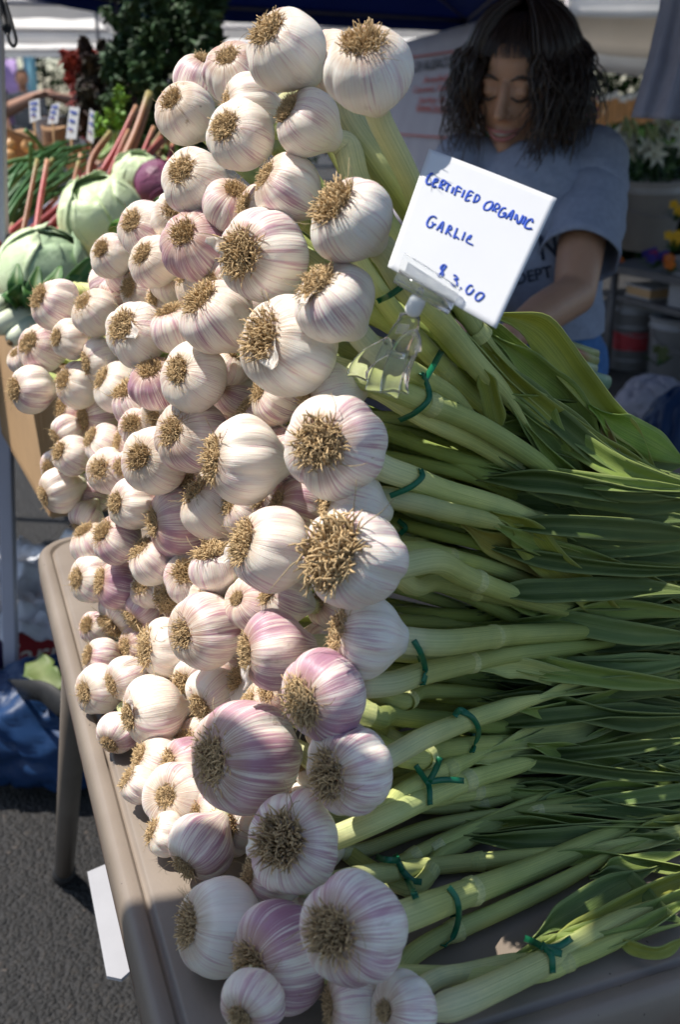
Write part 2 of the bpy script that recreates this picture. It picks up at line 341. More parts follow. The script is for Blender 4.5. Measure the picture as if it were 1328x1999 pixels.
M = dict(garlic=mat_garlic(), stalk=mat_stalk(), asphalt=mat_asphalt(), table=mat_table(), clear=mat_clear(), bag=mat_bag(),
    root=plain('dried roots', (0.33, 0.235, 0.12), 0.85, 0.2, 60, 0, 0.15, use_col=True),
    rootbase=plain('root plate', (0.20, 0.13, 0.065), 0.9, 0.35, 150, 0.6),
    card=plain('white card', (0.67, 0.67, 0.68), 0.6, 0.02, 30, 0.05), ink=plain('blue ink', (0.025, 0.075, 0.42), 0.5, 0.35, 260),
    nylon=plain('white nylon', (0.85, 0.85, 0.84), 0.35, 0.03), tie=plain('green plastic tie', (0.008, 0.13, 0.062), 0.35, 0.15, 60),
    pole=plain('shade toned white pole', (0.42, 0.42, 0.50), 0.4, 0.08, 8), leg=plain('painted steel leg', (0.14, 0.115, 0.095), 0.4, 0.12, 15),  # pole: white paint with its lavender shade put into the colour
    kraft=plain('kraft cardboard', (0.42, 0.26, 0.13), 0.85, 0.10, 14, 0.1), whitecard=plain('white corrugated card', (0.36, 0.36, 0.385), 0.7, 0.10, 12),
    black=plain('black webbing', (0.015, 0.015, 0.016), 0.6, 0.3, 60), blue=plain('blue nylon', (0.005, 0.032, 0.105), 0.5, 0.2, 12, 0.2), purple=plain('purple cloth', (0.05, 0.02, 0.09), 0.8, 0.2),
    redbox=plain('red carton', (0.36, 0.03, 0.04), 0.6, 0.15), pulp=plain('green pulp basket', (0.03, 0.12, 0.10), 0.8, 0.2, 40), cream=plain('cream print', (0.75, 0.68, 0.62), 0.6, 0.05),
    cab=mat_cabbage('green cabbage leaf', (0.50, 0.64, 0.32), (0.76, 0.83, 0.60)), cabd=mat_cabbage('grey green cabbage leaf', (0.27, 0.39, 0.22), (0.46, 0.58, 0.38)),
    redcab=mat_cabbage('red cabbage leaf', (0.10, 0.02, 0.06), (0.26, 0.07, 0.15)), veg=plain('vertex coloured vegetable', (1, 1, 1), 0.45, 0.18, 40, 0.1, use_col=True),
    hedge=plain('hedge leaf', (1, 1, 1), 0.9, 0.2, 30, 0, 0.08, use_col=True, transl=0.1), leafv=plain('leaf', (1, 1, 1), 0.5, 0.2, 30, 0.15, use_col=True, transl=0.2), kale=plain('kale', (1, 1, 1), 0.65, 0.3, 60, 0.5, use_col=True),
    skin=plain('skin', (0.45, 0.25, 0.16), 0.5, 0.06, 30, 0.05, sub=0.1), skin2=plain('tanned skin', (0.38, 0.20, 0.13), 0.55, 0.06), lip=plain('lip', (0.36, 0.13, 0.12), 0.4, 0.1), teeth=plain("teeth", (0.42, 0.38, 0.34), 0.3, 0.05),
    hair=mat_hair((0.030, 0.017, 0.011)), shirt=plain('heather blue cotton', (0.27, 0.30, 0.39), 0.9, 0.12, 90, 0.25, 0.2), print=plain('navy shirt print', (0.03, 0.04, 0.07), 0.8, 0.3, 60), jeans=plain('blue denim', (0.05, 0.14, 0.34), 0.9, 0.25, 60, 0.2),
    greycloth=plain('grey cotton', (0.27, 0.265, 0.32), 0.9, 0.08, 40, 0.2, 0.2), darkcloth=plain('dark cloth', (0.06, 0.035, 0.03), 0.9, 0.2), slate=plain('slate cloth', (0.10, 0.11, 0.13), 0.9, 0.2),
    canvas_w=mat_canopy('white canopy fabric', (0.92, 0.90, 0.87), 0.78), canvas_b=mat_canopy('blue canopy fabric', (0.012, 0.045, 0.20), 0.3), canvas_t=mat_canopy('tan canopy fabric', (0.60, 0.52, 0.42), 0.35),
    banner=plain('banner vinyl', (0.34, 0.31, 0.33), 0.6, 0.08, 6), pblack=plain('black print', (0.02, 0.02, 0.025), 0.6, 0.1), pred=plain('red print', (0.42, 0.08, 0.06), 0.6, 0.15), steel=plain('grey frame steel', (0.28, 0.26, 0.27), 0.45, 0.1, 8, metal=0.3),
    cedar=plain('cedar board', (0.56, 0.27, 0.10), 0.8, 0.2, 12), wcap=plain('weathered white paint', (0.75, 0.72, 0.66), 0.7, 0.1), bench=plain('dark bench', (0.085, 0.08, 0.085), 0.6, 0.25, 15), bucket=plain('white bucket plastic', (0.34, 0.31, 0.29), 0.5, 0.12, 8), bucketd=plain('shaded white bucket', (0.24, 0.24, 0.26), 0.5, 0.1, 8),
    petal=plain('flower petals', (1, 1, 1), 0.6, 0.1, 30, use_col=True, transl=0.25), onion=plain('onion skin', (0.55, 0.30, 0.12), 0.3, 0.2, 12), paperbag=plain('brown paper', (0.34, 0.20, 0.11), 0.9, 0.15, 12, 0.3), film=plain('grey plastic', (0.3, 0.31, 0.34), 0.3, 0.2, 12), purban=plain('lilac banner', (0.42, 0.28, 0.55), 0.7, 0.2, 5), aqua=plain('aqua panel', (0.25, 0.52, 0.58), 0.7, 0.1))
# ------------------------------------------------------------------ ground
mb = MB(); mb.grid(lambda u, v: V((-60 + 120 * u, -40 + 140 * v, 0)), 8, 8); g = solo('ground', mb, M['asphalt'], None, None, V((0, 0, 0)), kind='structure', smooth=False)

# ------------------------------------------------------------------ folding table under the garlic
A_, B_ = onz(97, 1200, TABLE_Z), onz(285, 1999, TABLE_Z); tv = (A_ - B_); tv.z = 0; tv.normalize(); tu = V((tv.y, -tv.x, 0))
C0 = onz(64, 1052, TABLE_Z)                                    # far left corner
NEAR = onz(1240, 1960, TABLE_Z); TW = (C0 - NEAR).dot(tv) + 0.0; TL = 1.83; TR = 0.06
def rrect(inset, z, n=10):                                    # rounded outline of the table top
    pts = []; r = max(TR - inset, .004)
    for (cu, cv, a0) in ((inset + r, inset + r, math.pi), (TL - inset - r, inset + r, 1.5 * math.pi), (TL - inset - r, TW - inset - r, 0), (inset + r, TW - inset - r, .5 * math.pi)):
        for i in range(n + 1):
            a = a0 + (math.pi / 2) * i / n; u, v = cu + r * math.cos(a), cv + r * math.sin(a)
            pts.append(C0 + tu * u - tv * (TW - v) + V((0, 0, z)))
    return pts
tab = thing('folding_table', 'taupe plastic folding table with a grooved rim carrying the garlic heap', 'table', V((C0.x, C0.y, 0)) + tu * .9 - tv * .38)
mb = MB(); prev = None; NP = 44
for ins, z, lip in [(.03, -.05, 1), (.004, -.046, 1), (0, -.040, 1), (0, -.030, .4), (0, -.014, 0), (.0015, -.007, 0), (.004, -.0025, 0), (.007, -.0004, 0), (.009, 0, 0), (.0165, 0, 0), (.0172, -.0004, 0), (.0185, -.0042, 0), (.0215, -.0046, 0), (.0235, -.0010, 0), (.0245, -.0004, 0), (.026, 0, 0), (.05, 0, 0)]:
    row = [mb.add(p, (lip, 0, 0)) for p in rrect(ins, z)]
    if prev:
        for k in range(len(row)): mb.f.append((prev[k], prev[(k + 1) % len(row)], row[(k + 1) % len(row)], row[k]))
    prev = row
mb.f.append(tuple(prev)); part('tabletop', mb, M['table'], tab)
def tleg(top, bot):
    mb = MB(); mb.tube([top, bot], .017, 14); l = part('leg', mb, M['leg'], tab); m2 = MB(); d = (top - bot).normalized(); m2.tube([bot + V((0, 0, .001)), bot + d * .05], .020, 14); part('foot', m2, M['black'], l)
fb = onz(124, 1712, 0.0); ft = onz(152, 1330, TABLE_Z - .05)
ft = onz(150, 1300, TABLE_Z - .045); tleg(ft, fb)
tleg(C0 + tu * .16 - tv * (TW - .1) + V((0, 0, -.03)), V((C0.x, C0.y, 0)) + tu * .06 - tv * (TW - .06)); tleg(C0 + tu * 1.67 - tv * .1 + V((0, 0, -.03)), V((C0.x, C0.y, 0)) + tu * 1.75 - tv * .04); tleg(C0 + tu * 1.67 - tv * (TW - .1) + V((0, 0, -.03)), V((C0.x, C0.y, 0)) + tu * 1.75 - tv * (TW - .06))

# ------------------------------------------------------------------ canopy roofs: the seller's own, and an added one shading the near stalks
def shade(p, z): return p + SUN * ((z - p.z) / SUN.z)
def roof_quad(pts, name, label, zc, mat, cat='canopy', valance=True):
    c = sum(pts, V((0, 0, 0))) / len(pts); e = thing(name, label, cat, V((c.x, c.y, pts[0].z))); mb = MB(); top = c + V((0, 0, zc)); i0 = mb.add(top); ix = [mb.add(p) for p in pts]
    for k in range(len(ix)): mb.f.append((i0, ix[k], ix[(k + 1) % len(ix)]))
    solid(part('roof', mb, mat, e, False), .002)
    for k in range(len(pts)):
        a, b = pts[k], pts[(k + 1) % len(pts)]; mb = MB()
        if valance: mb.grid(lambda u, v: a.lerp(b, u) + V((0, 0, -v * (.16 + .02 * math.sin(u * 31)))), 10, 1); solid(part('valance', mb, mat, e, False), .002)
        else: continue
        mb = MB(); mb.tube([a + V((0, 0, -.03)), b + V((0, 0, -.03))], .016, 6); part('frame_bar', mb, M['steel'], e)
        mb = MB(); mb.tube([a + V((0, 0, -.02)), top + V((0, 0, -.03))], .014, 6); part('rafter', mb, M['steel'], e)
    return e
# ------------------------------------------------------------------ garlic heap
# id  cx cy diameter  rootx rooty  purple warmth dirt layer tuft   (pixels of the photograph)
BULBS = '''
A1 560 98 166 515 55 .06 .05 .1 0 .42
A2 721 138 176 707 79 .10 .05 .2 0 .46
A3 648 122 118 610 90 .25 .8 0 2 .3
A4 459 144 112 440 108 .5 .2 0 1 .42
A5 394 158 104 407 104 .55 .2 .1 2 .40
A6 362 222 110 330 193 .08 .35 1 1 .42
A7 471 266 146 430 244 .10 .1 0 0 .46
A7b 486 208 110 424 206 .15 .2 0 1 .40
A8 602 240 142 546 205 .30 .15 .4 1 .46
A9 562 370 142 507 337 .35 .2 .2 1 .42
A10 449 402 100 463 366 .55 .2 0 2 .42
A11 381 354 120 349 329 .08 .1 0 1 .42
A11b 440 372 70 418 358 .3 .3 0 3 .4
A12 688 432 170 643 390 .08 .05 .1 0 .52
A13 515 500 192 460 496 .42 .2 .3 0 .44
B1 283 446 100 250 430 .35 .2 0 1 .42
B2 219 500 82 193 484 .25 .2 0 1 .42
B2b 212 552 74 234 537 .7 .4 0 2 .42
B3 302 512 94 273 494 .25 .35 .1 1 .40
B3b 279 566 86 246 561 .2 .3 0 2 .42
B4 383 480 128 353 452 .95 .2 .1 1 .42
B4b 340 424 84 338 410 .1 .4 0 2 .44
B5 337 550 84 318 531 .1 .5 0 2 .42
B7 268 651 120 231 633 .1 .15 0 0 .46
B8 345 642 98 326 597 .45 .25 .2 1 .44
B9 423 620 136 383 576 .22 .25 .1 0 .50
B10 378 738 124 339 720 .06 .15 0 0 .40
C1 108 596 94 70 578 .4 .3 0 0 .44
C2 187 611 86 158 588 .12 .35 0 1 .46
C3 136 662 76 104 659 .2 .35 0 0 .44
C4 81 681 90 50 668 .5 .4 0 1 .46
C4b 42 702 54 26 686 .4 .3 0 2 .4
C5 62 760 90 22 761 .35 .35 0 0 .46
C6 154 752 86 119 740 .1 .4 0 1 .46
C7 199 704 82 157 713 .2 .3 0 1 .44
C8 229 755 94 191 734 .12 .2 .1 0 .44
C9 268 792 92 244 754 .6 .2 0 1 .60
C9b 306 750 100 289 716 .85 .2 0 1 .46
C11 196 808 88 157 816 .8 .5 0 3 .44
C12 131 842 64 104 858 .35 .3 0 1 .46
C12b 140 890 74 111 879 .25 .4 0 0 .46
C13 204 868 80 167 849 .35 .3 0 1 .46
C13b 258 866 70 226 861 .6 .4 0 2 .5
C14 214 921 84 191 915 .15 .3 0 0 .48
C14b 252 913 66 232 912 .55 .4 0 1 .5
C15 117 957 82 81 969 .3 .4 0 0 .44
C15b 110 910 60 90 915 .5 .3 0 2 .46
C16 270 834 70 254 826 .4 .4 0 1 .5
C17 304 897 124 266 891 .10 .3 0 0 .40
C18 375 850 136 329 840 .40 .15 0 0 .42
C19 325 806 90 298 818 .05 .2 0 2 .4
C20 259 984 98 218 981 .35 .3 0 0 .42
D1 349 1017 130 289 1020 .95 .4 .2 0 .40
D2 229 1053 92 195 1034 .6 .4 0 0 .46
D2b 182 1062 80 161 1032 .3 .3 0 1 .50
D2c 168 1010 66 150 1040 .4 .3 0 2 .4
D3 301 1095 92 268 1065 .4 .4 0 0 .48
D4 177 1131 84 143 1128 .2 .3 0 0 .44
D5 232 1141 92 187 1131 .9 .3 0 0 .48
D6 293 1150 70 272 1141 .4 .4 0 1 .5
D7 347 1160 90 319 1174 .15 .6 0 1 .52
D8 378 1128 104 357 1113 .5 .3 .1 1 .48
E1 238 1194 86 200 1235 .2 .3 0 1 .62
E2 328 1265 110 274 1262 .12 .3 0 0 .60
E3 283 1191 76 248 1222 .95 .1 0 1 .62
E4 199 1281 70 167 1277 .6 .2 0 0 .50
E4b 185 1225 60 166 1218 .5 .3 0 2 .5
E5 193 1346 92 158 1352 .2 .2 0 0 .40
E6 248 1324 82 214 1337 .5 .2 0 0 .46
E7 299 1388 130 240 1398 .22 .25 .1 0 .40
E8 229 1430 80 210 1456 .5 .35 0 1 .40
E9 305 1489 98 265 1470 .12 .3 0 0 .42
E10 272 1532 70 241 1514 .25 .35 0 1 .56
E11 380 1322 84 355 1336 .3 .3 0 1 .54
E12 420 1356 108 384 1384 .08 .4 0 1 .46
E13 385 1448 84 359 1441 .3 .4 0 2 .5
E14 400 1232 136 349 1239 .45 .2 .1 0 .40
E15 535 1268 156 460 1274 .80 .4 .5 0 .44
F1 530 1074 178 464 1054 .22 .15 .1 0 .44
F1b 420 1112 92 410 1068 .4 .3 0 1 .7
F2 692 1090 214 641 1078 .40 .15 .1 0 .60
F3 716 1240 160 650 1232 .28 .1 .1 1 .50
F4 634 1356 180 580 1374 .85 .1 .1 0 .46
F6 487 1180 100 455 1165 .45 .3 0 2 .3
F7 424 1176 110 400 1150 .15 .3 0 2 .3
G2 653 592 168 612 543 .10 .05 .2 0 .44
G3 563 680 204 503 655 .05 .12 .15 0 .46
G4 654 870 214 619 864 .42 .1 .1 0 .44
G5 478 900 172 407 897 .20 .15 0 0 .48
G6 646 772 120 578 785 .35 .2 0 2 .5
G7 508 822 100 466 785 .6 .5 0 2 .5
G8 448 712 80 462 682 .4 .4 0 2 .5
G9 688 985 130 592 960 .3 .3 0 2 .5
G10 418 990 120 373 951 .3 .4 .2 1 .5
H1 480 1478 228 404 1481 .85 .15 .6 0 .40
H2 684 1501 180 633 1516 .5 .1 .1 1 .46
H3 572 1645 196 543 1641 .42 .1 .3 1 .50
H4 392 1652 124 353 1700 .6 .2 .1 0 .44
H5 458 1612 96 429 1614 .1 .4 0 2 .62
H6 528 1718 112 476 1708 .5 .3 0 1 .46
H7 428 1808 192 355 1802 .05 .05 .05 0 .38
H8 549 1866 214 478 1888 .85 .1 .3 0 .38
H9 692 1812 218 641 1822 .5 .05 .3 0 .42
H10 492 1955 120 464 1988 .55 .3 0 1 .4
H11 690 1962 140 613 1965 .15 .3 0 1 .42
H12 788 1975 130 740 1975 .35 .1 0 1 .3
H13 348 1556 126 318 1552 .18 .15 0 0 .34
H14 325 1630 76 290 1619 .1 .25 0 0 .56
X0 590 560 96 560 550 .3 .3 0 4.2 .4
X1 627 638 96 597 628 .3 .3 0 4.2 .4
X2 604 716 96 574 706 .3 .3 0 4.2 .4
X3 641 794 96 611 784 .3 .3 0 4.2 .4
X4 618 872 96 588 862 .3 .3 0 4.2 .4
X5 595 950 96 565 940 .3 .3 0 4.2 .4
X6 632 1028 96 602 1018 .3 .3 0 4.2 .4
X7 609 1106 96 579 1096 .3 .3 0 4.2 .4
X8 646 1184 96 616 1174 .3 .3 0 4.2 .4
X9 623 1262 96 593 1252 .3 .3 0 4.2 .4
X10 600 1340 96 570 1330 .3 .3 0 4.2 .4
X11 637 1418 96 607 1408 .3 .3 0 4.2 .4
X12 614 1496 96 584 1486 .3 .3 0 4.2 .4
X13 591 1574 96 561 1564 .3 .3 0 4.2 .4
X14 628 1652 96 598 1642 .3 .3 0 4.2 .4
X15 605 1730 96 575 1720 .3 .3 0 4.2 .4
'''
BL = {}
for ln in BULBS.strip().splitlines():
    a = ln.split(); BL[a[0]] = dict(zip('cx cy d rx ry pur warm dirt lay tuft'.split(), map(float, a[1:]))); q_ = BL[a[0]]
    if q_['d'] < 140 and a[0][0] != 'X': q_['d'] *= 1.13
rf = random.Random(21); nf = 0                             # more bulbs packed into the hollows between the front ones
for _ in range(6000):
    if nf >= 30: break
    y = rf.uniform(400, 1640); x = rf.uniform(interp(y, [400, 600, 760, 860, 960, 1050, 1200, 1350, 1500, 1640], [330, 130, 110, 150, 150, 190, 215, 225, 300, 380]), interp(y, [400, 700, 1200, 1640], [560, 560, 600, 540]))
    if min(math.hypot(x - q['cx'], y - q['cy']) - .40 * q['d'] for q in BL.values()) > 6:
        d = interp(x, [100, 560], [78, 118]) * rf.uniform(.9, 1.1); BL['J%d' % nf] = dict(cx=x, cy=y, d=d, rx=x - d * .36, ry=y - d * rf.uniform(-.05, .2), pur=rf.choice([.1, .3, .5, .7]), warm=.4, dirt=.1, lay=2.3, tuft=.46); nf += 1
def face_depth(x, y):                                     # the heap's face: near at right, far at left, resting on the table below
    D = interp(x, [40, 100, 200, 300, 400, 500, 600, 700, 800], [1.20, 1.15, 1.04, .945, .855, .78, .725, .69, .675])
    return D * (1 - 0.10 * sstep(1250, 1850, y))
for k, b in BL.items():
    b['D'] = face_depth(b['cx'], b['cy']) + 0.032 * b['lay']
def place(b):
    if b['cy'] > 1000:                  # never sink into the table
        rad = b['d'] * b['D'] / FPX * 0.5
        lim = (CAM.z - TABLE_Z - rad * 0.98) / -ray(b['cx'], b['cy']).z
        if b['D'] > lim: b['D'] = lim
    b['c'] = P(b['cx'], b['cy'], b['D']); b['dia'] = b['d'] * b['D'] / FPX
ids = list(BL)
for b in BL.values(): place(b)
for it in range(60):
    moved = 0
    for i, k in enumerate(ids):
        for q in ids[i + 1:]:
            a, b = BL[k], BL[q]; gap = 0.41 * (a['dia'] + b['dia']) - (a['c'] - b['c']).length
            if gap > 0.0005:
                r, f = (a, b) if (a['D'] > b['D']) else (b, a)
                r['D'] += gap * 0.45; f['D'] -= gap * 0.12; place(r); place(f); moved += 1
    if not moved: break
def bulb_axis(b):
    r = (b['c'] - CAM).normalized(); sx = r.cross(cU).normalized(); sy = sx.cross(r)
    ox = (b['rx'] - b['cx']) / (0.43 * b['d']); oy = -(b['ry'] - b['cy']) / (0.43 * b['d']); l = math.hypot(ox, oy)
    if l > 0.96: ox *= 0.96 / l; oy *= 0.96 / l; l = 0.96
    return (sx * ox + sy * oy - r * math.sqrt(1 - l * l)).normalized()       # towards the roots

PROF = [(-.300, .10), (-.335, .135), (-.352, .19), (-.345, .26), (-.315, .335), (-.26, .405), (-.19, .455), (-.10, .488), (0, .50), (.09, .488), (.17, .455), (.24, .405), (.30, .345), (.35, .285), (.40, .235), (.44, .200), (.48, .168), (.52, .135), (.56, .09)]
def bulb_mesh(seed):
    r = random.Random(seed); mb = MB(); n = r.choice([6, 7, 8, 9]); cuts = []; a = 0
    for i in range(n): a += 0.6 + r.random(); cuts.append(a)
    cuts = [c / a * 2 * math.pi for c in cuts]; amp = r.uniform(.05, .115); bulge = [r.uniform(-.075, .08) for _ in cuts]
    ex, ey, ph = r.uniform(.93, 1.0), r.uniform(.97, 1.06), r.uniform(0, 6); fl = r.uniform(.92, 1.10)
    def warp(t, z):
        t = t % (2 * math.pi); k = next((i for i, c in enumerate(cuts) if t < c), 0); lo = cuts[k - 1] if k else 0; hi = cuts[k]
        f = (t - lo) / max(hi - lo, 1e-4); lobe = 1 - abs(2 * f - 1) ** 2.6
        wz = math.exp(-((z + .06) / .30) ** 2)
        e = math.hypot(ex * math.cos(t - ph), ey * math.sin(t - ph))
        nz = noise.noise(V((math.cos(t) * 1.3 + seed * 7, math.sin(t) * 1.3, z * 2.2))) * .05
        return lerp(1, e * (1 - amp + amp * lobe + bulge[k] * lobe + nz), wz)
    pr = []
    for i in range(len(PROF) - 1):
        (z0, r0), (z1, r1) = PROF[i], PROF[i + 1]
        pr.append((z0, r0)); pr.append(((z0 + z1) / 2, (r0 + r1) / 2 * (1.006 if -.33 < z0 < .3 else 1)))
    pr.append(PROF[-1])
    mb.lathe([(z * (fl if z < .3 else 1) + (0 if z < .3 else .3 * (fl - 1)), q) for z, q in pr], n=64, warp=warp)
    return mb.mesh('bulb', mat=M['garlic'])
def roots_mesh(seed, curly):
    r = random.Random(seed * 31 + 5); mb = MB(); n = 400
    mb.ell((0, 0, .06), (.46, .46, .10), None, 14, 6, (0.16, 0.105, 0.05))
    for i in range(n):
        q = math.sqrt((i + .5) / n); a = i * 2.39996 + r.uniform(-.25, .25); rad = q * .46
        d = V((math.cos(a) * q * .55 + r.uniform(-.22, .22), math.sin(a) * q * .55 + r.uniform(-.22, .22), -1)).normalized()
        L = (0.40 - .13 * q + r.uniform(-.13, .13)) * (1.0 + (0.25 if r.random() < .08 else 0)); p = V((math.cos(a) * rad, math.sin(a) * rad, .03)); path = [p]
        side = V((r.uniform(-1, 1), r.uniform(-1, 1), r.uniform(-.4, .4)))
        for k in range(1, 6):
            d = (d + side * curly * (.13 + .11 * k) + V((r.uniform(-1, 1), r.uniform(-1, 1), r.uniform(-1, 1))) * .24).normalized(); p = p + d * (L / 4.4); path.append(p)
        g = r.uniform(.75, 1.75); wv = r.uniform(0, .10); c = (0.40 * g + wv * .5, 0.285 * g + wv * .42, 0.155 * g + wv * .25)
        mb.tube(path, [.020, .0195, .019, .018, .016, .010], 4, (lambda t, an, c=c: tuple(x * (.55 + .55 * t) for x in c)), caps=True)
    for i in range(4):                                    # a few long stray roots
        a = r.uniform(0, 6.28); p = V((math.cos(a) * .42, math.sin(a) * .42, 0)); d = V((math.cos(a), math.sin(a), r.uniform(-1.2, .1))).normalized(); path = [p]; side = V((r.uniform(-1, 1), r.uniform(-1, 1), r.uniform(-1, 1)))
        for k in range(7):
            d = (d + side * .22 + V((r.uniform(-1, 1), r.uniform(-1, 1), r.uniform(-1, 1))) * .2).normalized(); p = p + d * r.uniform(.09, .15); path.append(p)
        mb.tube(path, lambda t: .015 * (1 - .6 * t), 4, (0.42, 0.32, 0.18))
    return mb.mesh('roots', mat=M['root'])
BM = [bulb_mesh(s) for s in range(10)]
RM = [roots_mesh(s, [.3, .7, 1.2][s % 3]) for s in range(7)]

def table_depth(x, y):
    z = -ray(x, y).z; return (CAM.z - TABLE_Z - 0.012) / z if z > 0.05 else 9.0
def stem_depth(x, y, off):
    D = 0.735 + (x - 700) * 0.00040 + off
    return min(D, table_depth(x, y))
WHITEG = (0.84, 0.82, 0.55); LIGHT = (0.63, 0.68, 0.27); GREEN = (0.29, 0.39, 0.085); DEEP = (0.055, 0.10, 0.018); BLUEG = (0.16, 0.25, 0.08); OLIVE = (0.40, 0.42, 0.065); DRY = (0.42, 0.27, 0.11); YEL = (0.45, 0.40, 0.10)  # DEEP: dark leaf green lowered further to paint shade into the gaps
def mixc(a, b, t): return tuple(lerp(x, y, t) for x, y in zip(a, b))
def stem_col(L, r, pink=0.0):
    n1 = r.uniform(.11, .20); n2 = n1 + r.uniform(.02, .10); jig = r.uniform(.85, 1.15)
    def f(s):                                             # s metres from the bulb; sheath steps
        c = mixc(WHITEG, LIGHT, sstep(0, n1, s)); c = mixc(c, GREEN, .35 * sstep(n2 - .004, n2 + .004, s)); c = mixc(c, GREEN, .8 * sstep(n2 + .02, n2 + .2, s))
        if pink: c = mixc(c, (0.55, 0.22, 0.25), pink * (1 - sstep(0, .03, s)))
        return tuple(x * jig for x in c)
    return f, n2
STEMPATHS = []
def make_stem(parent, path, rad, r, pink=0.0, n=12, r0=None):
    r0 = r0 or rad; STEMPATHS.append(([pix(q) for q in path], rad))
    L = sum((path[i + 1] - path[i]).length for i in range(len(path) - 1)); cf, node = stem_col(L, r, pink)
    mb = MB(); mb.tube(path, lambda t: lerp(r0, rad, sstep(.004, .035, t * L)) * (1.0 - .06 * sstep(node - .003, node + .003, t * L)) * (1 - .18 * t) * (1 - .85 * sstep(.72, 1.0, t)), n, lambda t, a: cf(t * L), caps=True, flat=r.uniform(.86, 1.0))
    part('stem', mb, M['stalk'], parent)
    if node < L * .9:                                     # torn sheath collar where a leaf wraps the stem
        k = max(1, int(node / L * (len(path) - 1))); mb = MB()
        a, b = path[k], path[min(k + 1, len(path) - 1)]; d = (b - a).normalized(); a = a + d * .001
        mb.tube([a - d * .010, a - d * .004, a + d * .0005], [rad * .86, rad * .975, rad * 1.0], n, mixc(LIGHT, WHITEG, r.random() * .5), caps=False)
        part('sheath', mb, M['stalk'], parent)
    return cf
def view_n(t, p): return (CAM - p).normalized()
def leaf_part(parent, path, wid, col, r, fold=None, roll=None, tipfrac=.35, name='leaf'):
    fold = r.uniform(.15, .6) if fold is None else fold; a0, a1 = (roll if roll else (r.uniform(-.5, .5), r.uniform(-.8, .8)))
    mb = MB(); tip = mixc(col, (0.20, 0.26, 0.08), .4)
    mb.ribbon(path, lambda t: wid * (.30 + .70 * sstep(0, .28, t)) * (1 - .92 * sstep(1 - tipfrac, 1.02, t)), view_n, lambda t: lerp(1.25, fold + .25 * math.sin(t * 7 + wid * 900), sstep(0, .35, t)), 7, lambda t, a: mixc(mixc(col, tip, t), (0.36, 0.42, 0.16), .5 * max(0, abs(a) - .80) / .2 + .25 * max(0, .12 - abs(a)) / .12), roll=lambda t: lerp(a0, a1, t), wave=.09, seed=r.uniform(0, 6))
    o = part(name, mb, M['stalk'], parent); solid(o, .0009); return o

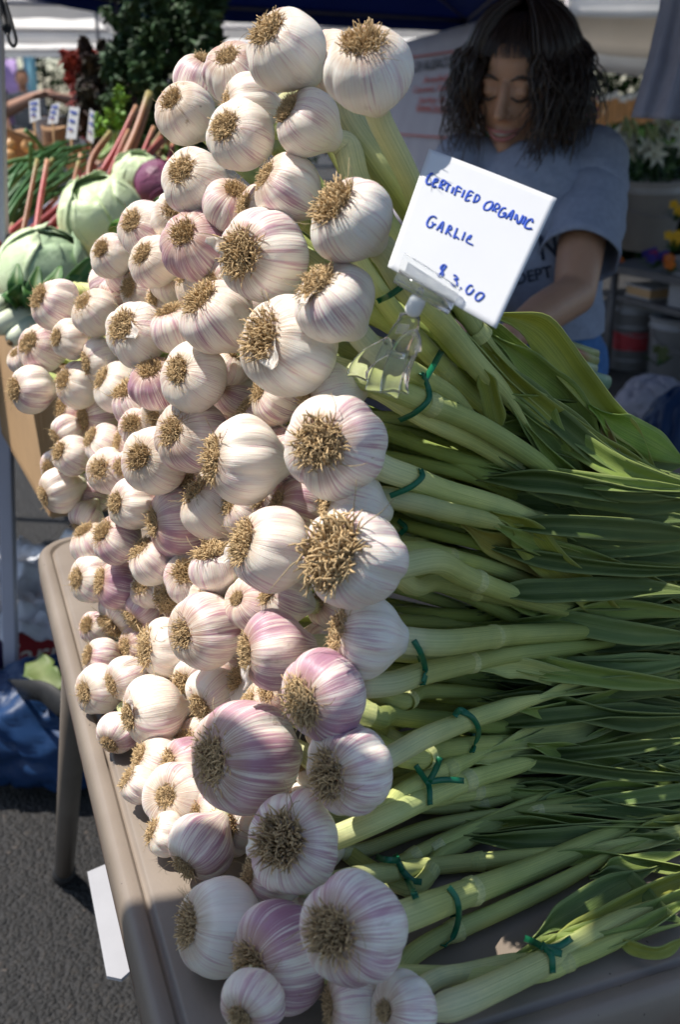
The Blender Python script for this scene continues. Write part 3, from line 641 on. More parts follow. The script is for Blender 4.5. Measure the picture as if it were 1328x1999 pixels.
# traced stalks: bulb id, width in px, pixel path, depth offset, pink
STEMS = [('A2', 48, [(757, 212), (800, 350), (842, 470), (880, 560), (960, 680), (1080, 790)], 0, 0), ('A3', 58, [(684, 232), (740, 318), (800, 405), (860, 500), (960, 640), (1060, 780)], .03, 0),
 ('A8', 56, [(655, 310), (700, 362), (760, 452), (830, 560), (930, 690)], .015, 0), ('A12', 52, [(738, 500), (800, 568), (870, 640), (937, 720), (990, 775), (1050, 860)], 0, 0),
 ('G2', 46, [(700, 665), (760, 702), (830, 742), (895, 785), (960, 850)], .02, 0), ('G3', 46, [(655, 702), (735, 745), (823, 782), (936, 830), (1040, 895), (1100, 945), (1200, 1000), (1345, 1065)], -.012, 0),
 ('G6', 42, [(735, 780), (830, 815), (930, 862), (1010, 910), (1080, 950), (1180, 1020)], .012, 0), ('A9', 42, [(690, 500), (760, 600), (840, 690), (920, 770), (990, 830), (1060, 880)], .035, 0),
 ('A13', 44, [(700, 590), (790, 650), (880, 730), (950, 800), (1040, 850)], .05, 0), ('G4', 48, [(745, 912), (800, 932), (866, 958), (984, 992), (1090, 1040), (1180, 1080)], 0, 0), ('G9', 48, [(742, 970), (810, 982), (880, 1000), (965, 1020), (1040, 1050)], -.006, 0),
 ('F2', 46, [(785, 1070), (850, 1095), (913, 1127), (1031, 1170), (1173, 1200), (1345, 1212)], .01, 0), ('G5', 40, [(780, 1128), (850, 1138), (913, 1151), (1007, 1176), (1110, 1196)], .022, 0), ('F1', 38, [(800, 1075), (880, 1088), (960, 1108), (1078, 1146), (1220, 1172)], .035, 0),
 ('F3', 46, [(785, 1262), (880, 1254), (984, 1241), (1080, 1235), (1163, 1232), (1345, 1220)], .0, 0), ('E15', 40, [(775, 1272), (830, 1278), (903, 1287), (1000, 1300), (1080, 1310)], .016, 0), ('F4', 44, [(705, 1346), (760, 1335), (818, 1317), (900, 1298), (984, 1279), (1080, 1267), (1173, 1258), (1345, 1244)], .004, .8),
 ('D8', 34, [(733, 1352), (830, 1349), (936, 1352), (1078, 1362)], .05, 0), ('E14', 44, [(705, 1385), (760, 1395), (818, 1403), (890, 1409), (993, 1422), (1126, 1432), (1267, 1455)], .03, 0), ('H2', 42, [(758, 1466), (830, 1440), (913, 1407), (970, 1388), (1031, 1369), (1154, 1341)], -.004, .3),
 ('E12', 44, [(770, 1470), (860, 1462), (984, 1452), (1040, 1458), (1078, 1466), (1150, 1484)], .018, 0), ('F6', 36, [(770, 1445), (880, 1450), (1000, 1440), (1100, 1420)], .06, 0), ('H1', 44, [(720, 1590), (790, 1545), (866, 1506), (936, 1473), (1000, 1445)], .012, 0), ('H3', 46, [(652, 1640), (740, 1600), (842, 1553), (936, 1516), (1050, 1483), (1120, 1462)], .004, 0),
 ('H5', 38, [(820, 1560), (889, 1549), (1031, 1530), (1173, 1516)], .03, 0), ('H6', 40, [(690, 1712), (780, 1700), (842, 1691), (993, 1676), (1126, 1660), (1240, 1640)], .02, 0), ('E13', 36, [(760, 1720), (866, 1667), (984, 1605), (1050, 1577)], .05, 0),
 ('H9', 54, [(772, 1792), (830, 1774), (889, 1752), (1031, 1700), (1154, 1648), (1267, 1605), (1345, 1574)], -.01, 0), ('H8', 46, [(740, 1925), (800, 1868), (866, 1827), (984, 1775), (1093, 1723), (1220, 1657), (1345, 1616)], .004, 0),
 ('H12', 58, [(838, 1986), (900, 1956), (965, 1927), (1102, 1860), (1220, 1794), (1345, 1734)], -.006, 0), ('H11', 42, [(795, 1925), (850, 1912), (913, 1898), (1003, 1875), (1060, 1850)], .01, 0), ('H10', 40, [(1000, 1905), (1126, 1870), (1220, 1832), (1345, 1800)], .02, 0)]
LEAVES = [('A8', 60, [(940, 612), (1000, 622), (1050, 645), (1090, 690), (1130, 745), (1197, 825), (1244, 868), (1290, 940)], -.01, OLIVE, (.1, -.5)), ('A2', 52, [(960, 655), (1010, 690), (1060, 730), (1111, 773), (1149, 844), (1195, 930)], .0, GREEN, (0, .4)),
 ('A3', 60, [(870, 600), (930, 640), (990, 690), (1060, 745), (1130, 800), (1180, 850)], .015, GREEN, (0, -.3)), ('A12', 42, [(985, 770), (1030, 780), (1062, 800), (1080, 848), (1116, 910), (1195, 960)], -.004, GREEN, (.1, .6)), ('A12', 40, [(935, 708), (955, 750), (966, 800), (978, 850)], -.006, OLIVE, (.2, .2)),
 ('A9', 46, [(1050, 770), (1120, 800), (1200, 860), (1290, 900), (1345, 905)], .01, DEEP, (.3, .2)), ('A3', 52, [(1150, 790), (1210, 832), (1267, 862), (1345, 908)], -.02, (0.26, 0.42, 0.06), (.2, -.3)), ('G3', 46, [(1090, 930), (1150, 965), (1200, 985), (1260, 1010), (1345, 1055)], -.015, GREEN, (0, .7)),
 ('G4', 62, [(955, 1000), (1010, 1020), (1040, 1055), (1080, 1098), (1149, 1151), (1195, 1196), (1270, 1216)], -.01, OLIVE, (.1, .3)), ('G3', 40, [(1080, 975), (1130, 1005), (1173, 1028), (1267, 1080), (1345, 1110)], .008, GREEN, (.4, -.2)), ('G4', 44, [(1090, 1040), (1140, 1058), (1185, 1075), (1215, 1106), (1290, 1130), (1345, 1140)], -.004, LIGHT, (-.2, .7)),
 ('G9', 48, [(1130, 1080), (1190, 1094), (1258, 1086), (1291, 1128), (1345, 1180)], -.008, GREEN, (.5, -.4)), ('G9', 50, [(900, 1020), (960, 1055), (1040, 1090), (1110, 1130), (1180, 1160)], .02, YEL, (.2, .2)), ('F3', 36, [(925, 1306), (980, 1303), (1031, 1304), (1126, 1327), (1234, 1341), (1345, 1328)], .002, LIGHT, (.2, .4)),
 ('E15', 40, [(1060, 1295), (1126, 1293), (1220, 1300), (1345, 1308)], .016, GREEN, (0, .2)), ('E14', 34, [(1195, 1352), (1230, 1380), (1262, 1405), (1345, 1478)], -.012, DEEP, (.5, .5)), ('E12', 52, [(1030, 1452), (1080, 1462), (1140, 1480), (1220, 1505), (1345, 1530)], -.002, GREEN, (.1, .4)), ('H5', 26, [(1272, 1360), (1282, 1400), (1288, 1440), (1280, 1490)], -.016, DRY, (.3, -.3)),
 ('H5', 30, [(1225, 1574), (1262, 1562), (1291, 1549), (1345, 1505)], -.02, LIGHT, (.2, -.6)), ('H3', 46, [(1120, 1440), (1200, 1440), (1280, 1460), (1345, 1475)], .012, OLIVE, (-.2, .2)), ('H9', 30, [(1170, 1700), (1200, 1690), (1250, 1684), (1345, 1662)], -.006, GREEN, (.2, -.5)), ('H10', 50, [(1040, 1835), (1080, 1800), (1126, 1772), (1197, 1728), (1290, 1690)], .012, BLUEG, (.1, .3)),
 ('H8', 34, [(1150, 1712), (1190, 1708), (1234, 1723), (1282, 1775), (1345, 1806)], -.008, BLUEG, (.3, -.4)), ('H12', 26, [(1200, 1830), (1244, 1852), (1291, 1856), (1345, 1828)], .002, OLIVE, (.2, .5)), ('G6', 26, [(1176, 800), (1190, 860), (1208, 915), (1228, 968)], -.016, DRY, (.4, -.6)), ('F2', 44, [(1100, 1180), (1190, 1196), (1270, 1190), (1345, 1178)], .012, DEEP, (.2, .3)),
 ('F1', 44, [(1180, 1150), (1250, 1172), (1345, 1190)], .03, GREEN, (0, .4)), ('G2', 44, [(940, 830), (1010, 880), (1080, 930), (1160, 960), (1260, 985), (1345, 1010)], .03, DEEP, (0, .4)), ('A13', 40, [(1030, 840), (1110, 880), (1200, 900), (1345, 960)], .045, DEEP, (.2, .2)), ('F4', 40, [(1100, 1262), (1200, 1262), (1345, 1268)], .014, GREEN, (.2, .2)), ('H6', 40, [(1180, 1650), (1260, 1640), (1345, 1650)], .02, DEEP, (.2, .3))]
NICE = dict(A1='large clean white garlic bulb at the very top of the heap', A2='broad white garlic bulb on top of the heap, on a bare upright stalk', A6='white garlic bulb with a brown soil stain on its side', A8='pale pink garlic bulb with a small brown spot, under the topmost white one', A12='big white garlic bulb beside the left edge of the price card',
 A13='big pink streaked garlic bulb showing a round root plate above the largest white bulb', B4='small garlic bulb with strong purple stripes near the cabbages', B9='white garlic bulb with a thick bristling root tuft beside a smaller one', C5='small white garlic bulb hanging out over the cardboard box corner', D1='plump garlic bulb flushed deep purple on its root side in the middle of the heap', D5='small magenta garlic bulb lying on the table beside a paler one',
 E3='small dark violet garlic bulb wedged above a pale one with a bushy root', E7='round cream garlic bulb overhanging the table rim side of the heap', E15='purple garlic bulb with a torn brown collar around its roots', F1='white garlic bulb seen beside the one with the largest root tuft', F2='very large garlic bulb with the biggest tangled root tuft', F4='bright pink striped garlic bulb with a reddish stem base',
 G2='white garlic bulb just below and left of the clear sign clip', G3='largest plain white garlic bulb with a papery flap at its roots', G4='very large pinkish garlic bulb facing forward with a round root plate in its middle', G5='cream garlic bulb left of the large forward facing one', H1='huge purple veined garlic bulb caked with soil at the roots', H3='shaded garlic bulb with wide dark root plate below the huge purple one', H7='smooth all white garlic bulb resting on the bare table end', H8='tall purple and white garlic bulb low in the heap beside the all white one', H9='large white garlic bulb with a tan and purple blotch near its roots', H14='tiny white garlic bulb touching the table, roots towards the rim')
SHORT = dict(A1='topmost white bulb', A2='broad bulb on the upright stalk', A6='soil stained bulb', A8='pale pink brown spotted bulb', A12='white bulb beside the price card', A13='pink streaked bulb with round root plate', B4='purple striped bulb near the cabbages', B9='bulb with the thick bristling roots', C5='bulb hanging over the box corner', D1='deep purple flushed bulb', D5='magenta bulb on the table', E3='dark violet bulb', E7='round cream bulb by the rim', E15='purple bulb with the torn collar', F1='white bulb by the largest roots', F2='bulb with the biggest roots', F4='pink striped bulb', G2='white bulb by the sign clip', G3='largest plain white bulb', G4='large forward facing bulb', G5='cream bulb', H1='huge soil caked purple bulb', H3='dark root plate bulb', H7='all white bulb', H8='tall purple and white bulb', H9='tan blotched bulb', H14='tiny white bulb by the rim')
def garlic_label(k, b):
    if k in NICE: return NICE[k]
    if k[0] == 'X': return 'garlic plant buried in the heap with little more than its stalk showing'
    s = 'tiny' if b['d'] < 72 else 'small' if b['d'] < 95 else 'medium' if b['d'] < 135 else 'large'
    c = 'purple' if b['pur'] >= .75 else 'pink streaked' if b['pur'] >= .33 else 'cream' if b['warm'] >= .3 else 'white'
    n = min(SHORT, key=lambda q: math.hypot(BL[q]['cx'] - b['cx'], BL[q]['cy'] - b['cy'])); dy = b['cy'] - BL[n]['cy']
    rel = 'above' if dy < -45 else 'below' if dy > 45 else 'beside'
    if b['lay'] >= 2: rel = 'hidden ' + rel
    t = ' bushy rooted' if b['tuft'] >= .5 else ''
    return s + ' ' + c + t + ' garlic bulb ' + rel + ' the ' + SHORT[n]
PLANT = {}; traced = {s[0]: s for s in STEMS}
for num, (k, b) in enumerate(BL.items()):
    r = random.Random(num * 7 + 3); lab = garlic_label(k, b); grp = 'garlic plants in the heap'
    e = thing('garlic_plant', lab, 'garlic', b['c'], grp); PLANT[k] = e
    ax = bulb_axis(b); b['ax'] = ax; q = (-ax).to_track_quat('Z', 'Y').to_matrix().to_4x4() @ Matrix.Rotation(r.uniform(0, 6.28), 4, 'Z')
    o = bpy.data.objects.new('bulb', BM[r.randrange(len(BM))]); COL.objects.link(o); o.parent = e; o.matrix_local = q @ Matrix.Scale(b['dia'], 4); o.color = (b['pur'], b['warm'], b['dirt'], 1)
    t = bpy.data.objects.new('roots', RM[r.randrange(len(RM))]); COL.objects.link(t); t.parent = e; t['kind'] = 'stuff'
    tw = b['tuft'] * b['dia'] * (.80 if b['d'] < 160 else .90); t.matrix_local = q @ Matrix.Translation((0, 0, -.315 * b['dia'])) @ Matrix.Diagonal((tw * r.uniform(.9, 1.1), tw * r.uniform(.95, 1.2), tw * r.uniform(.85, 1.05), 1))
    neck = b['c'] - ax * b['dia'] * .40; neck2 = b['c'] - ax * b['dia'] * .85; srad = b['dia'] * .138
    if k in traced:
        _, wpx, pts, off, pink = traced[k]; nx, ny, nD = pix(b['c'] - ax * b['dia'] * .6)
        pts = [q for i, q in enumerate(pts) if i > 1 or math.hypot(q[0] - nx, q[1] - ny) > 45]
        pw = []
        for x, y in pts:
            f = sstep(20, 210, math.hypot(x - nx, y - ny)); pw.append(P(x, y, min(lerp(nD, stem_depth(x, y, off), f), table_depth(x, y))))
        rad = wpx / 2 * pix(pw[len(pw) // 2])[2] / FPX
        d0 = (pw[0] - b['c']).normalized(); n0 = b['c'] - ax * b['dia'] * .40
        head = [n0, n0 - ax * b['dia'] * .28] if (pw[0] - n0).length > .03 else [n0]
        path = spline(head + pw, 30); make_stem(e, path, rad, r, pink, 14, b['dia'] * .150)
        if pts[-1][0] < 1300:                              # the stalk opens into its leaves
            for j in range(3):
                ex, ey, eD = pix(path[-3 - 3 * j]); tx, ty, _ = pix(path[-1]); px_, py_, _ = pix(path[-6]); sl = (ty - py_) / max(20, tx - px_); q1 = [path[-3 - 3 * j]]
                for dx in (110, 240, 400):
                    yy = ey + dx * (sl * .8 + r.uniform(-.12, .12) + .10 * (j - 1)); x2 = ex + dx; yy = max(yy, interp(x2, [800, 970, 1110, 1220, 1328], [640, 720, 830, 910, 950])); q1.append(P(x2, yy, min(eD + dx * .00035 + r.uniform(-.008, .012), table_depth(x2, yy))))
                leaf_part(e, spline(q1, 18), rad * r.uniform(1.7, 2.5), r.choice([GREEN, OLIVE, GREEN, BLUEG, LIGHT]), r, r.uniform(.35, .9), None, .22)
    else:                                                  # stalk running back into the heap and out among the others
        yt = 640 + (b['cy'] - 100) * .56 + r.uniform(-60, 60); m0 = P(lerp(b['cx'], 900, .5), lerp(b['cy'], yt, .5), 1); off = r.uniform(.06, .19)
        pts = [neck - ax * .0, neck2 + V((.01, .012, -.004))]
        for x in (860, 1080, 1370):
            if x > b['cx'] + 120:
                tt = (x - b['cx']) / (1370 - b['cx']); y = lerp(b['cy'], yt, sstep(0, .8, tt)) + r.uniform(-25, 25)
                ytop = interp(x, [800, 970, 1110, 1220, 1328], [600, 700, 820, 900, 950]); y = max(y, ytop + 20)
                D = min(stem_depth(x, y, off), table_depth(x, y) - .004); pts.append(P(x, y, D))
        path = spline(pts, 22); make_stem(e, path, max(.0065, srad * .8), r, 0, 9, b['dia'] * .150)
        for j in range(2):
            a = path[12 + j * 4]; x, y, D = pix(a); y1 = y + r.uniform(-60, 70); c = r.choice([GREEN, DEEP, DEEP, BLUEG, DEEP])
            q1 = [a]
            for x2, f in ((x + 150, .4), (x + 310, .8), (x + 480, 1)):
                yy = max(lerp(y, y1, f) + r.uniform(-15, 15), interp(x2, [800, 970, 1110, 1220, 1328], [640, 730, 840, 920, 960])); q1.append(P(x2, yy, min(D + .03 * f + r.uniform(-.02, .01), table_depth(x2, yy))))
            leaf_part(e, spline(q1, 16), r.uniform(.014, .026), c, r, r.uniform(.35, .85))
for i, (k, wpx, pts, off, c, roll) in enumerate(LEAVES):
    r = random.Random(900 + i); pw = [P(x, y, stem_depth(x, y, off)) for x, y in pts]
    leaf_part(PLANT[k], spline(pw, 26), wpx * 1.18 * pw[len(pw) // 2].__sub__(CAM).dot(cF) / FPX, c, r, None, roll, .3 if c is not DRY else .6, 'leaf' if c is not DRY else 'withered_leaf')

# papery skin flaps torn loose at the roots
for k, ang, sz in (('G3', .9, .30), ('A13', -2.2, .22), ('G2', .6, .22), ('E7', 2.2, .24), ('B7', 1.4, .26), ('F1', -.8, .26), ('E15', 0.2, .34)):
    b = BL[k]; ax = b['ax']; e1 = ax.cross(cF).normalized(); e2 = ax.cross(e1); o_ = e1 * math.cos(ang) + e2 * math.sin(ang); d = b['dia']; q = [b['c'] + ax * d * .33 + o_ * d * .20, b['c'] + ax * d * .365 + o_ * d * .29, b['c'] + ax * d * .36 + o_ * d * .38, b['c'] + ax * d * .43 + o_ * d * (.36 + sz * .3)]
    mb = MB(); mb.ribbon(spline(q, 10), lambda t: d * sz * (1 - .75 * t), ax, .35, 5, wave=.2, seed=ang); o = part('papery_flap', mb, M['garlic'], PLANT[k]); o.color = (.2, .6, .3, 1); solid(o, .0003)
# green twist ties: front pixel path, back offset, tails
TIES = [([(738, 588), (765, 574), (795, 552)], [], 'tie round the stalks just under the clear sign clip'), ([(780, 820), (810, 806), (838, 778), (832, 745), (824, 730)], [[(830, 742), (846, 715), (862, 686)]], 'tie with one upright end right of the clear sign clip'), ([(762, 968), (800, 952), (824, 932), (822, 918)], [], 'tie round two pale stalks behind the forward facing bulb'),
 ([(808, 1250), (822, 1275), (831, 1310), (826, 1336)], [], 'tie round the stalks leaving the pink striped bulb'), ([(898, 1388), (922, 1400), (935, 1428), (922, 1468)], [[(915, 1394), (898, 1386), (888, 1398)]], 'tie round the crossing pale stalks, one end folded back'), ([(812, 1494), (826, 1515), (838, 1535), (840, 1570)], [[(838, 1526), (870, 1522), (906, 1524)], [(838, 1526), (852, 1500), (860, 1478)]], 'tie knotted with two ends, one pointing away along the stalks'),
 ([(772, 1668), (786, 1700), (800, 1722), (812, 1752)], [[(786, 1700), (805, 1718), (824, 1722)], [(780, 1680), (752, 1678), (735, 1672)]], 'tie knotted in the shade low down beside the white blotched bulb'), ([(876, 1732), (892, 1755), (896, 1790), (884, 1830), (866, 1846)], [], 'tie round the thick pair of stalks by the white blotched bulb'), ([(1058, 1842), (1066, 1850), (1078, 1868), (1080, 1898)], [[(1062, 1850), (1045, 1840), (1026, 1832)], [(1062, 1850), (1090, 1848), (1116, 1832)], [(1064, 1852), (1082, 1858), (1098, 1862)]], 'tie with three short ends on the lowest stalks by the table edge'),
 ([(778, 1016), (792, 1030), (782, 1042)], [], 'tie end peeping out from the shade behind the bulb with the biggest roots')]
def stalk_front(x, y, lift):                               # depth just in front of the nearest stalk under a pixel
    best = None
    for pp_, rad in STEMPATHS:
        for (x0, y0, D0), (x1, y1, D1) in zip(pp_, pp_[1:]):
            L2 = (x1 - x0) ** 2 + (y1 - y0) ** 2
            if L2 < 1: continue
            t = min(1, max(0, ((x - x0) * (x1 - x0) + (y - y0) * (y1 - y0)) / L2)); d = math.hypot(x0 + t * (x1 - x0) - x, y0 + t * (y1 - y0) - y); D = lerp(D0, D1, t); rp = rad * FPX / D
            if d < rp * 1.35:
                q = D - rad * math.sqrt(max(.04, 1 - (d / rp / 1.05) ** 2)) if d < rp * 1.05 else D
                best = q if best is None else min(best, q)
    return (best if best is not None else stem_depth(x, y, -.02)) - lift
for i, (fr, tails, lab) in enumerate(TIES):
    r = random.Random(i + 50); m = len(fr) // 2; ff_ = spline([V((x, y, 0)) for x, y in fr], 8); dd_ = [stalk_front(q.x, q.y, .0016) for q in ff_]; dd_ = [min(dd_[max(0, k - 1):k + 2]) * .5 + dd_[k] * .5 for k in range(len(dd_))]; f3 = spline([P(q.x, q.y, d) for q, d in zip(ff_, dd_)], 24); ctr = sum(f3, V((0, 0, 0))) / len(f3)
    back = ctr + (ctr - CAM).normalized() * .05
    mb = MB(); loop = f3 + [f3[-1].lerp(back, .5) + (f3[-1] - ctr) * .2, back, f3[0].lerp(back, .5) + (f3[0] - ctr) * .2]; mb.ribbon(spline(loop, 60), .0042, lambda t, p: (p - ctr.lerp(back, .45)).normalized(), 0.15, 3, (1, 1, 1))
    e = thing('twist_tie', 'green plastic ' + lab, 'twist tie', ctr, 'green ties binding the garlic bunches'); solid(part('band', mb, M['tie'], e), .0008)
    for tl in tails:
        mb = MB(); mb.ribbon(spline([P(x, y, stalk_front(x, y, .003 + .002 * j)) for j, (x, y) in enumerate(tl)], 8), .0046, view_n, .2, 3); solid(part('tie_end', mb, M['tie'], e), .0008)
# ------------------------------------------------------------------ price card and its clip
cTL, cTR, cBL = P(838, 291, .690), P(1088, 388, .686), P(757, 521, .645); cN = (cTR - cTL).cross(cBL - cTL).normalized()
if cN.dot(CAM - cTL) < 0: cN = -cN
def oncard(x, y, lift=0.0):
    r = ray(x, y); k = (cTL - CAM).dot(cN) / r.dot(cN); return CAM + r * k + cN * lift
cBR = oncard(969, 642); cc = (cTL + cTR + cBL + cBR) / 4
card = thing('price_card', 'square white card hand lettered in blue CERTIFIED ORGANIC GARLIC $3.00', 'price card', V((cc.x, cc.y, cBR.z)))
mb = MB()
def cardpt(u, v):
    p = cTL.lerp(cTR, u).lerp(cBL.lerp(cBR, u), v); return p + cN * (.0005 * math.sin(u * 3.1) * (1 - v))
mb.grid(cardpt, 24, 24); solid(part('sheet', mb, M['card'], card), .0004, -1)
ST1 = '''140,122 128,112 105,128 76,172 68,205 85,228 120,222|200,182 165,172 135,235 150,258 176,250|150,208 195,196|205,270 240,190 270,198 262,230 225,240 245,285|280,305 310,225|284,210 330,240|340,325 362,262|372,350 405,255 450,280|395,300 440,312|450,370 482,292|580,322 535,306 490,395 515,408 536,400|510,360 560,346|575,430 610,345 640,362 635,395 605,420 570,416|770,415 720,430 690,475 700,505 740,505 775,470 785,430 770,415|780,520 825,440 858,460 845,490 805,496 820,530|930,487 890,492 850,545 860,580 905,575 925,540 890,546|925,600 1010,512 975,615|950,570 990,580|1020,610 1046,556 1050,640 1075,642 1115,565|1105,660 1145,580|1215,640 1210,606 1165,622 1130,680 1160,705 1210,706'''
ST2 = '''305,165 250,132 180,160 126,260 150,325 210,330 240,290 295,275|226,235 246,285|305,385 430,235 390,430|345,335 405,352|470,460 540,310 580,330 570,375 515,392 570,495|690,350 625,525 670,510 716,555|775,575 835,425|905,560 950,490 900,512 856,590 900,630 980,665|490,1050 435,1030 380,1080 400,1130 430,1200 380,1255 326,1225|490,1046 330,1250|430,1030 392,1090 412,1150|615,1215 665,1235 700,1290 636,1290 680,1340 680,1410 620,1430 566,1360|752,1445 757,1470|975,1420 920,1410 855,1490 870,1560 930,1560 1000,1480|1110,1535 1040,1590 1025,1660 1080,1690 1160,1630 1180,1570 1110,1535'''
for txt, x0, y0, sc, rad in ((ST1, 820, 320, 240 / 1328, .00084), ('|'.join(ST2.split('|')[:8]), 820, 410, 140 / 1328, .00072), ('|'.join(ST2.split('|')[8:]), 820, 410, 140 / 1328, .00066)):
    mb = MB()
    for s in txt.split('|'):
        pts = [tuple(map(float, q.split(','))) for q in s.split()]; p3 = [oncard(x0 + x * sc, y0 + y * sc, .0009) for x, y in pts]
        mb.tube(spline(p3, 6 * len(p3)), rad, 6, flat=.35, side=cN.cross(p3[1] - p3[0]).normalized())
    part('lettering', mb, M['ink'], card)
clip = thing('sign_clip', 'clear plastic sign clip with white swivel joint gripping the garlic stalks', 'clip', P(748, 763, .70))
mb = MB(); nj = cN
def jp(x, y, l): return oncard(x, y, l)
mb.prism([jp(787, 503, .0036), jp(891, 569, .0036), jp(896, 577, .0036), jp(883, 600, .0036), jp(775, 537, .0036)], nj * .0016); part('front_plate', mb, M['clear'], clip, False)
mb = MB(); mb.prism([jp(787, 503, -.0032), jp(891, 569, -.0032), jp(896, 577, -.0032), jp(883, 600, -.0032), jp(775, 537, -.0032)], nj * -.0016); part('back_plate', mb, M['clear'], clip, False)
mb = MB(); mb.tube([jp(775, 539, 0), jp(882, 602, 0)], .0046, 10, flat=.75); part('hinge_fold', mb, M['clear'], clip)
b0, b1 = P(819, 579, .648), P(803, 614, .655); bd = (b1 - b0).normalized(); Mb = bd.to_track_quat('Z', 'Y').to_matrix(); Lb = (b1 - b0).length
mb = MB(); mb.lathe([(-.0006, .0004), (0, .0035), (.0012, .0048), (.003, .0054), (Lb - .003, .0054), (Lb - .0012, .0048), (Lb, .0034), (Lb + .0006, .0004)], b0, 20, Mb); part('swivel_joint', mb, M['nylon'], clip)
mb = MB(); mb.tube([jp(822, 568, .0005), b0], .0022, 10); part('stem_pin', mb, M['clear'], clip)
def strip(pts, w0, w1, name, D0, D1, fold=.25):
    n = len(pts); p3 = spline([P(x, y, lerp(D0, D1, i / (n - 1))) for i, (x, y) in enumerate(pts)], 14); mb = MB()
    mb.ribbon(p3, lambda t: lerp(w0, w1, t) * .665 / FPX, view_n, fold, 5); o = part(name, mb, M['clear'], clip); solid(o, .0018); bevel(o, .0004, 1); return o
strip([(802, 612), (797, 632), (786, 655), (770, 690), (756, 730), (746, 766)], 40, 72, 'clamp_arm', .654, .70)
strip([(822, 664), (806, 668), (792, 684), (780, 710), (772, 740), (770, 764)], 44, 58, 'clamp_lever', .640, .682)
strip([(766, 668), (744, 682), (722, 696), (704, 716), (698, 736)], 30, 44, 'side_wing', .668, .70)
for k in range(4):
    mb = MB(); mb.tube([P(778 + 2 * k - 4 * k, 634 + 5 * k, .650), P(800 - 2 * k, 636 + 5 * k, .650)], .0007, 6); part('grip_ridge', mb, M['clear'], clip)
mb = MB(); mb.tube([P(756, 690, .672), P(790, 694, .668)], .0022, 8); part('pivot', mb, M['clear'], clip)

# ------------------------------------------------------------------ beside and under the table, left
e = thing('canopy_leg', 'grey enamelled square canopy leg with a black strap round it', 'pole', onz(26, 1470, 0)); bt = onz(26, 1470, 0); tp = P(2, 560, 1.95); up = (tp - bt); tp2 = bt + up * 1.9
mb = MB(); mb.tube([bt, tp2], .019, 4, side=V((.7, .7, 0))); bevel(part('tube', mb, M['pole'], e, False), .003)
q = bt + up * .17; mb = MB(); mb.tube([q, q + up * .045], .024, 12); part('strap', mb, M['black'], e)
mb = MB(); mb.ribbon(spline([q + V((.0, -.03, .01)), P(50, 1345, 2.0), P(90, 1352, 1.96), P(130, 1385, 1.94)], 16), .04, V((0, -1, .3)), .2, 3); solid(part('loose_strap', mb, M['black'], e), .003)
mb = MB(); mb.ell(onz(-16, 1350, .14), (.05, .07, .14), None, 20, 12); o = solo('purple_bag', mb, M['purple'], 'dark purple cloth bag slumped against the grey canopy leg', 'bag')
def slump(c, r, seed, amp, name, mat, label, cat, flatz=None, nu=72, nv=48):
    mb = MB(); mb.ell(c, r, None, nu, nv)
    for i, v in enumerate(mb.v):
        d = v - c; n = noise.fractal(V((d.x / r[0] + seed, d.y / r[1], d.z / r[2])) * 1.1, .9, 2.1, 2) * amp * .6; f = 1 + n
        rid = abs(noise.noise(V((d.x / r[0] * 2.6 + seed * 3, d.y / r[1] * 2.6, d.z / r[2] * 1.2)))); f *= 1 - amp * .8 * (1 - rid) ** 8; rid = abs(noise.noise(V((d.x / r[0] * 5.5 + seed, d.y / r[1] * 5.5, d.z / r[2] * 2.5)))); f *= 1 - amp * .35 * (1 - rid) ** 5
        mb.v[i] = c + d * f
        if flatz is not None and mb.v[i].z < flatz: mb.v[i].z = flatz + (mb.v[i].z - flatz) * .05
    return solo(name, mb, mat, label, cat)
c = P(95, 1432, 2.16); c.z = .125; bagb = slump(c, V((.20, .13, .145)), 3, .22, 'blue_bag', M['blue'], 'blue nylon bag slumped on the asphalt beside the table leg', 'bag', .004)
mb = MB()                                                   # torn lettuce leaf
lf = spline([P(66, 1290, 2.06), P(78, 1310, 2.03), P(92, 1330, 2.0), P(112, 1352, 1.98)], 14); mb.ribbon(lf, lambda t: .072 * math.sin(math.pi * (.16 + .72 * t)) * (1 - .35 * math.exp(-((t - .5) / .12) ** 2)), view_n, .25, 9, lambda t, a: mixc((0.17, 0.21, 0.075), (0.12, 0.17, 0.05), abs(a)), wave=.22, seed=1)
solid(solo('cabbage_leaf', mb, M['leafv'], 'torn pale green cabbage leaf lying on the blue bag', 'leaf'), .001)
rb = onz(64, 1335, 0); e = thing('red_carton', 'low red fruit carton printed Farms in white under the plastic sheet', 'carton', rb); rx = V((.97, .25, 0)).normalized(); ry = V((-rx.y, rx.x, 0)); RM3 = Matrix((rx, ry, V((0, 0, 1)))).transposed()
for nm, cx, cy, sx, sy, h in (('front_wall', .12, 0, .52, .006, .13), ('back_wall', .12, .30, .52, .006, .13), ('side_wall', -.14, .15, .006, .29, .13), ('side_wall', .38, .15, .006, .29, .13)):
    mb = MB(); mb.box(rb + rx * cx + ry * cy + V((0, 0, h / 2 + .005)), (sx, sy, h), RM3); part(nm, mb, M['redbox'], e, False)
mb = MB(); mb.box(rb + rx * .12 + ry * .15 + V((0, 0, .006)), (.50, .28, .006), RM3); part('base', mb, M['kraft'], e, False)
mb = MB(); mb.box(rb + rx * .12 + ry * .02 + V((0, 0, .137)), (.50, .05, .004), RM3); part('rim_flap', mb, M['redbox'], e, False)
tm = text_mb('Farms', .085, rb + rx * -.07 - ry * .004 + V((0, 0, .055)), rx, V((0, 0, 1)) + rx * .25, .0005); part('lettering', tm, M['cream'], e, False)
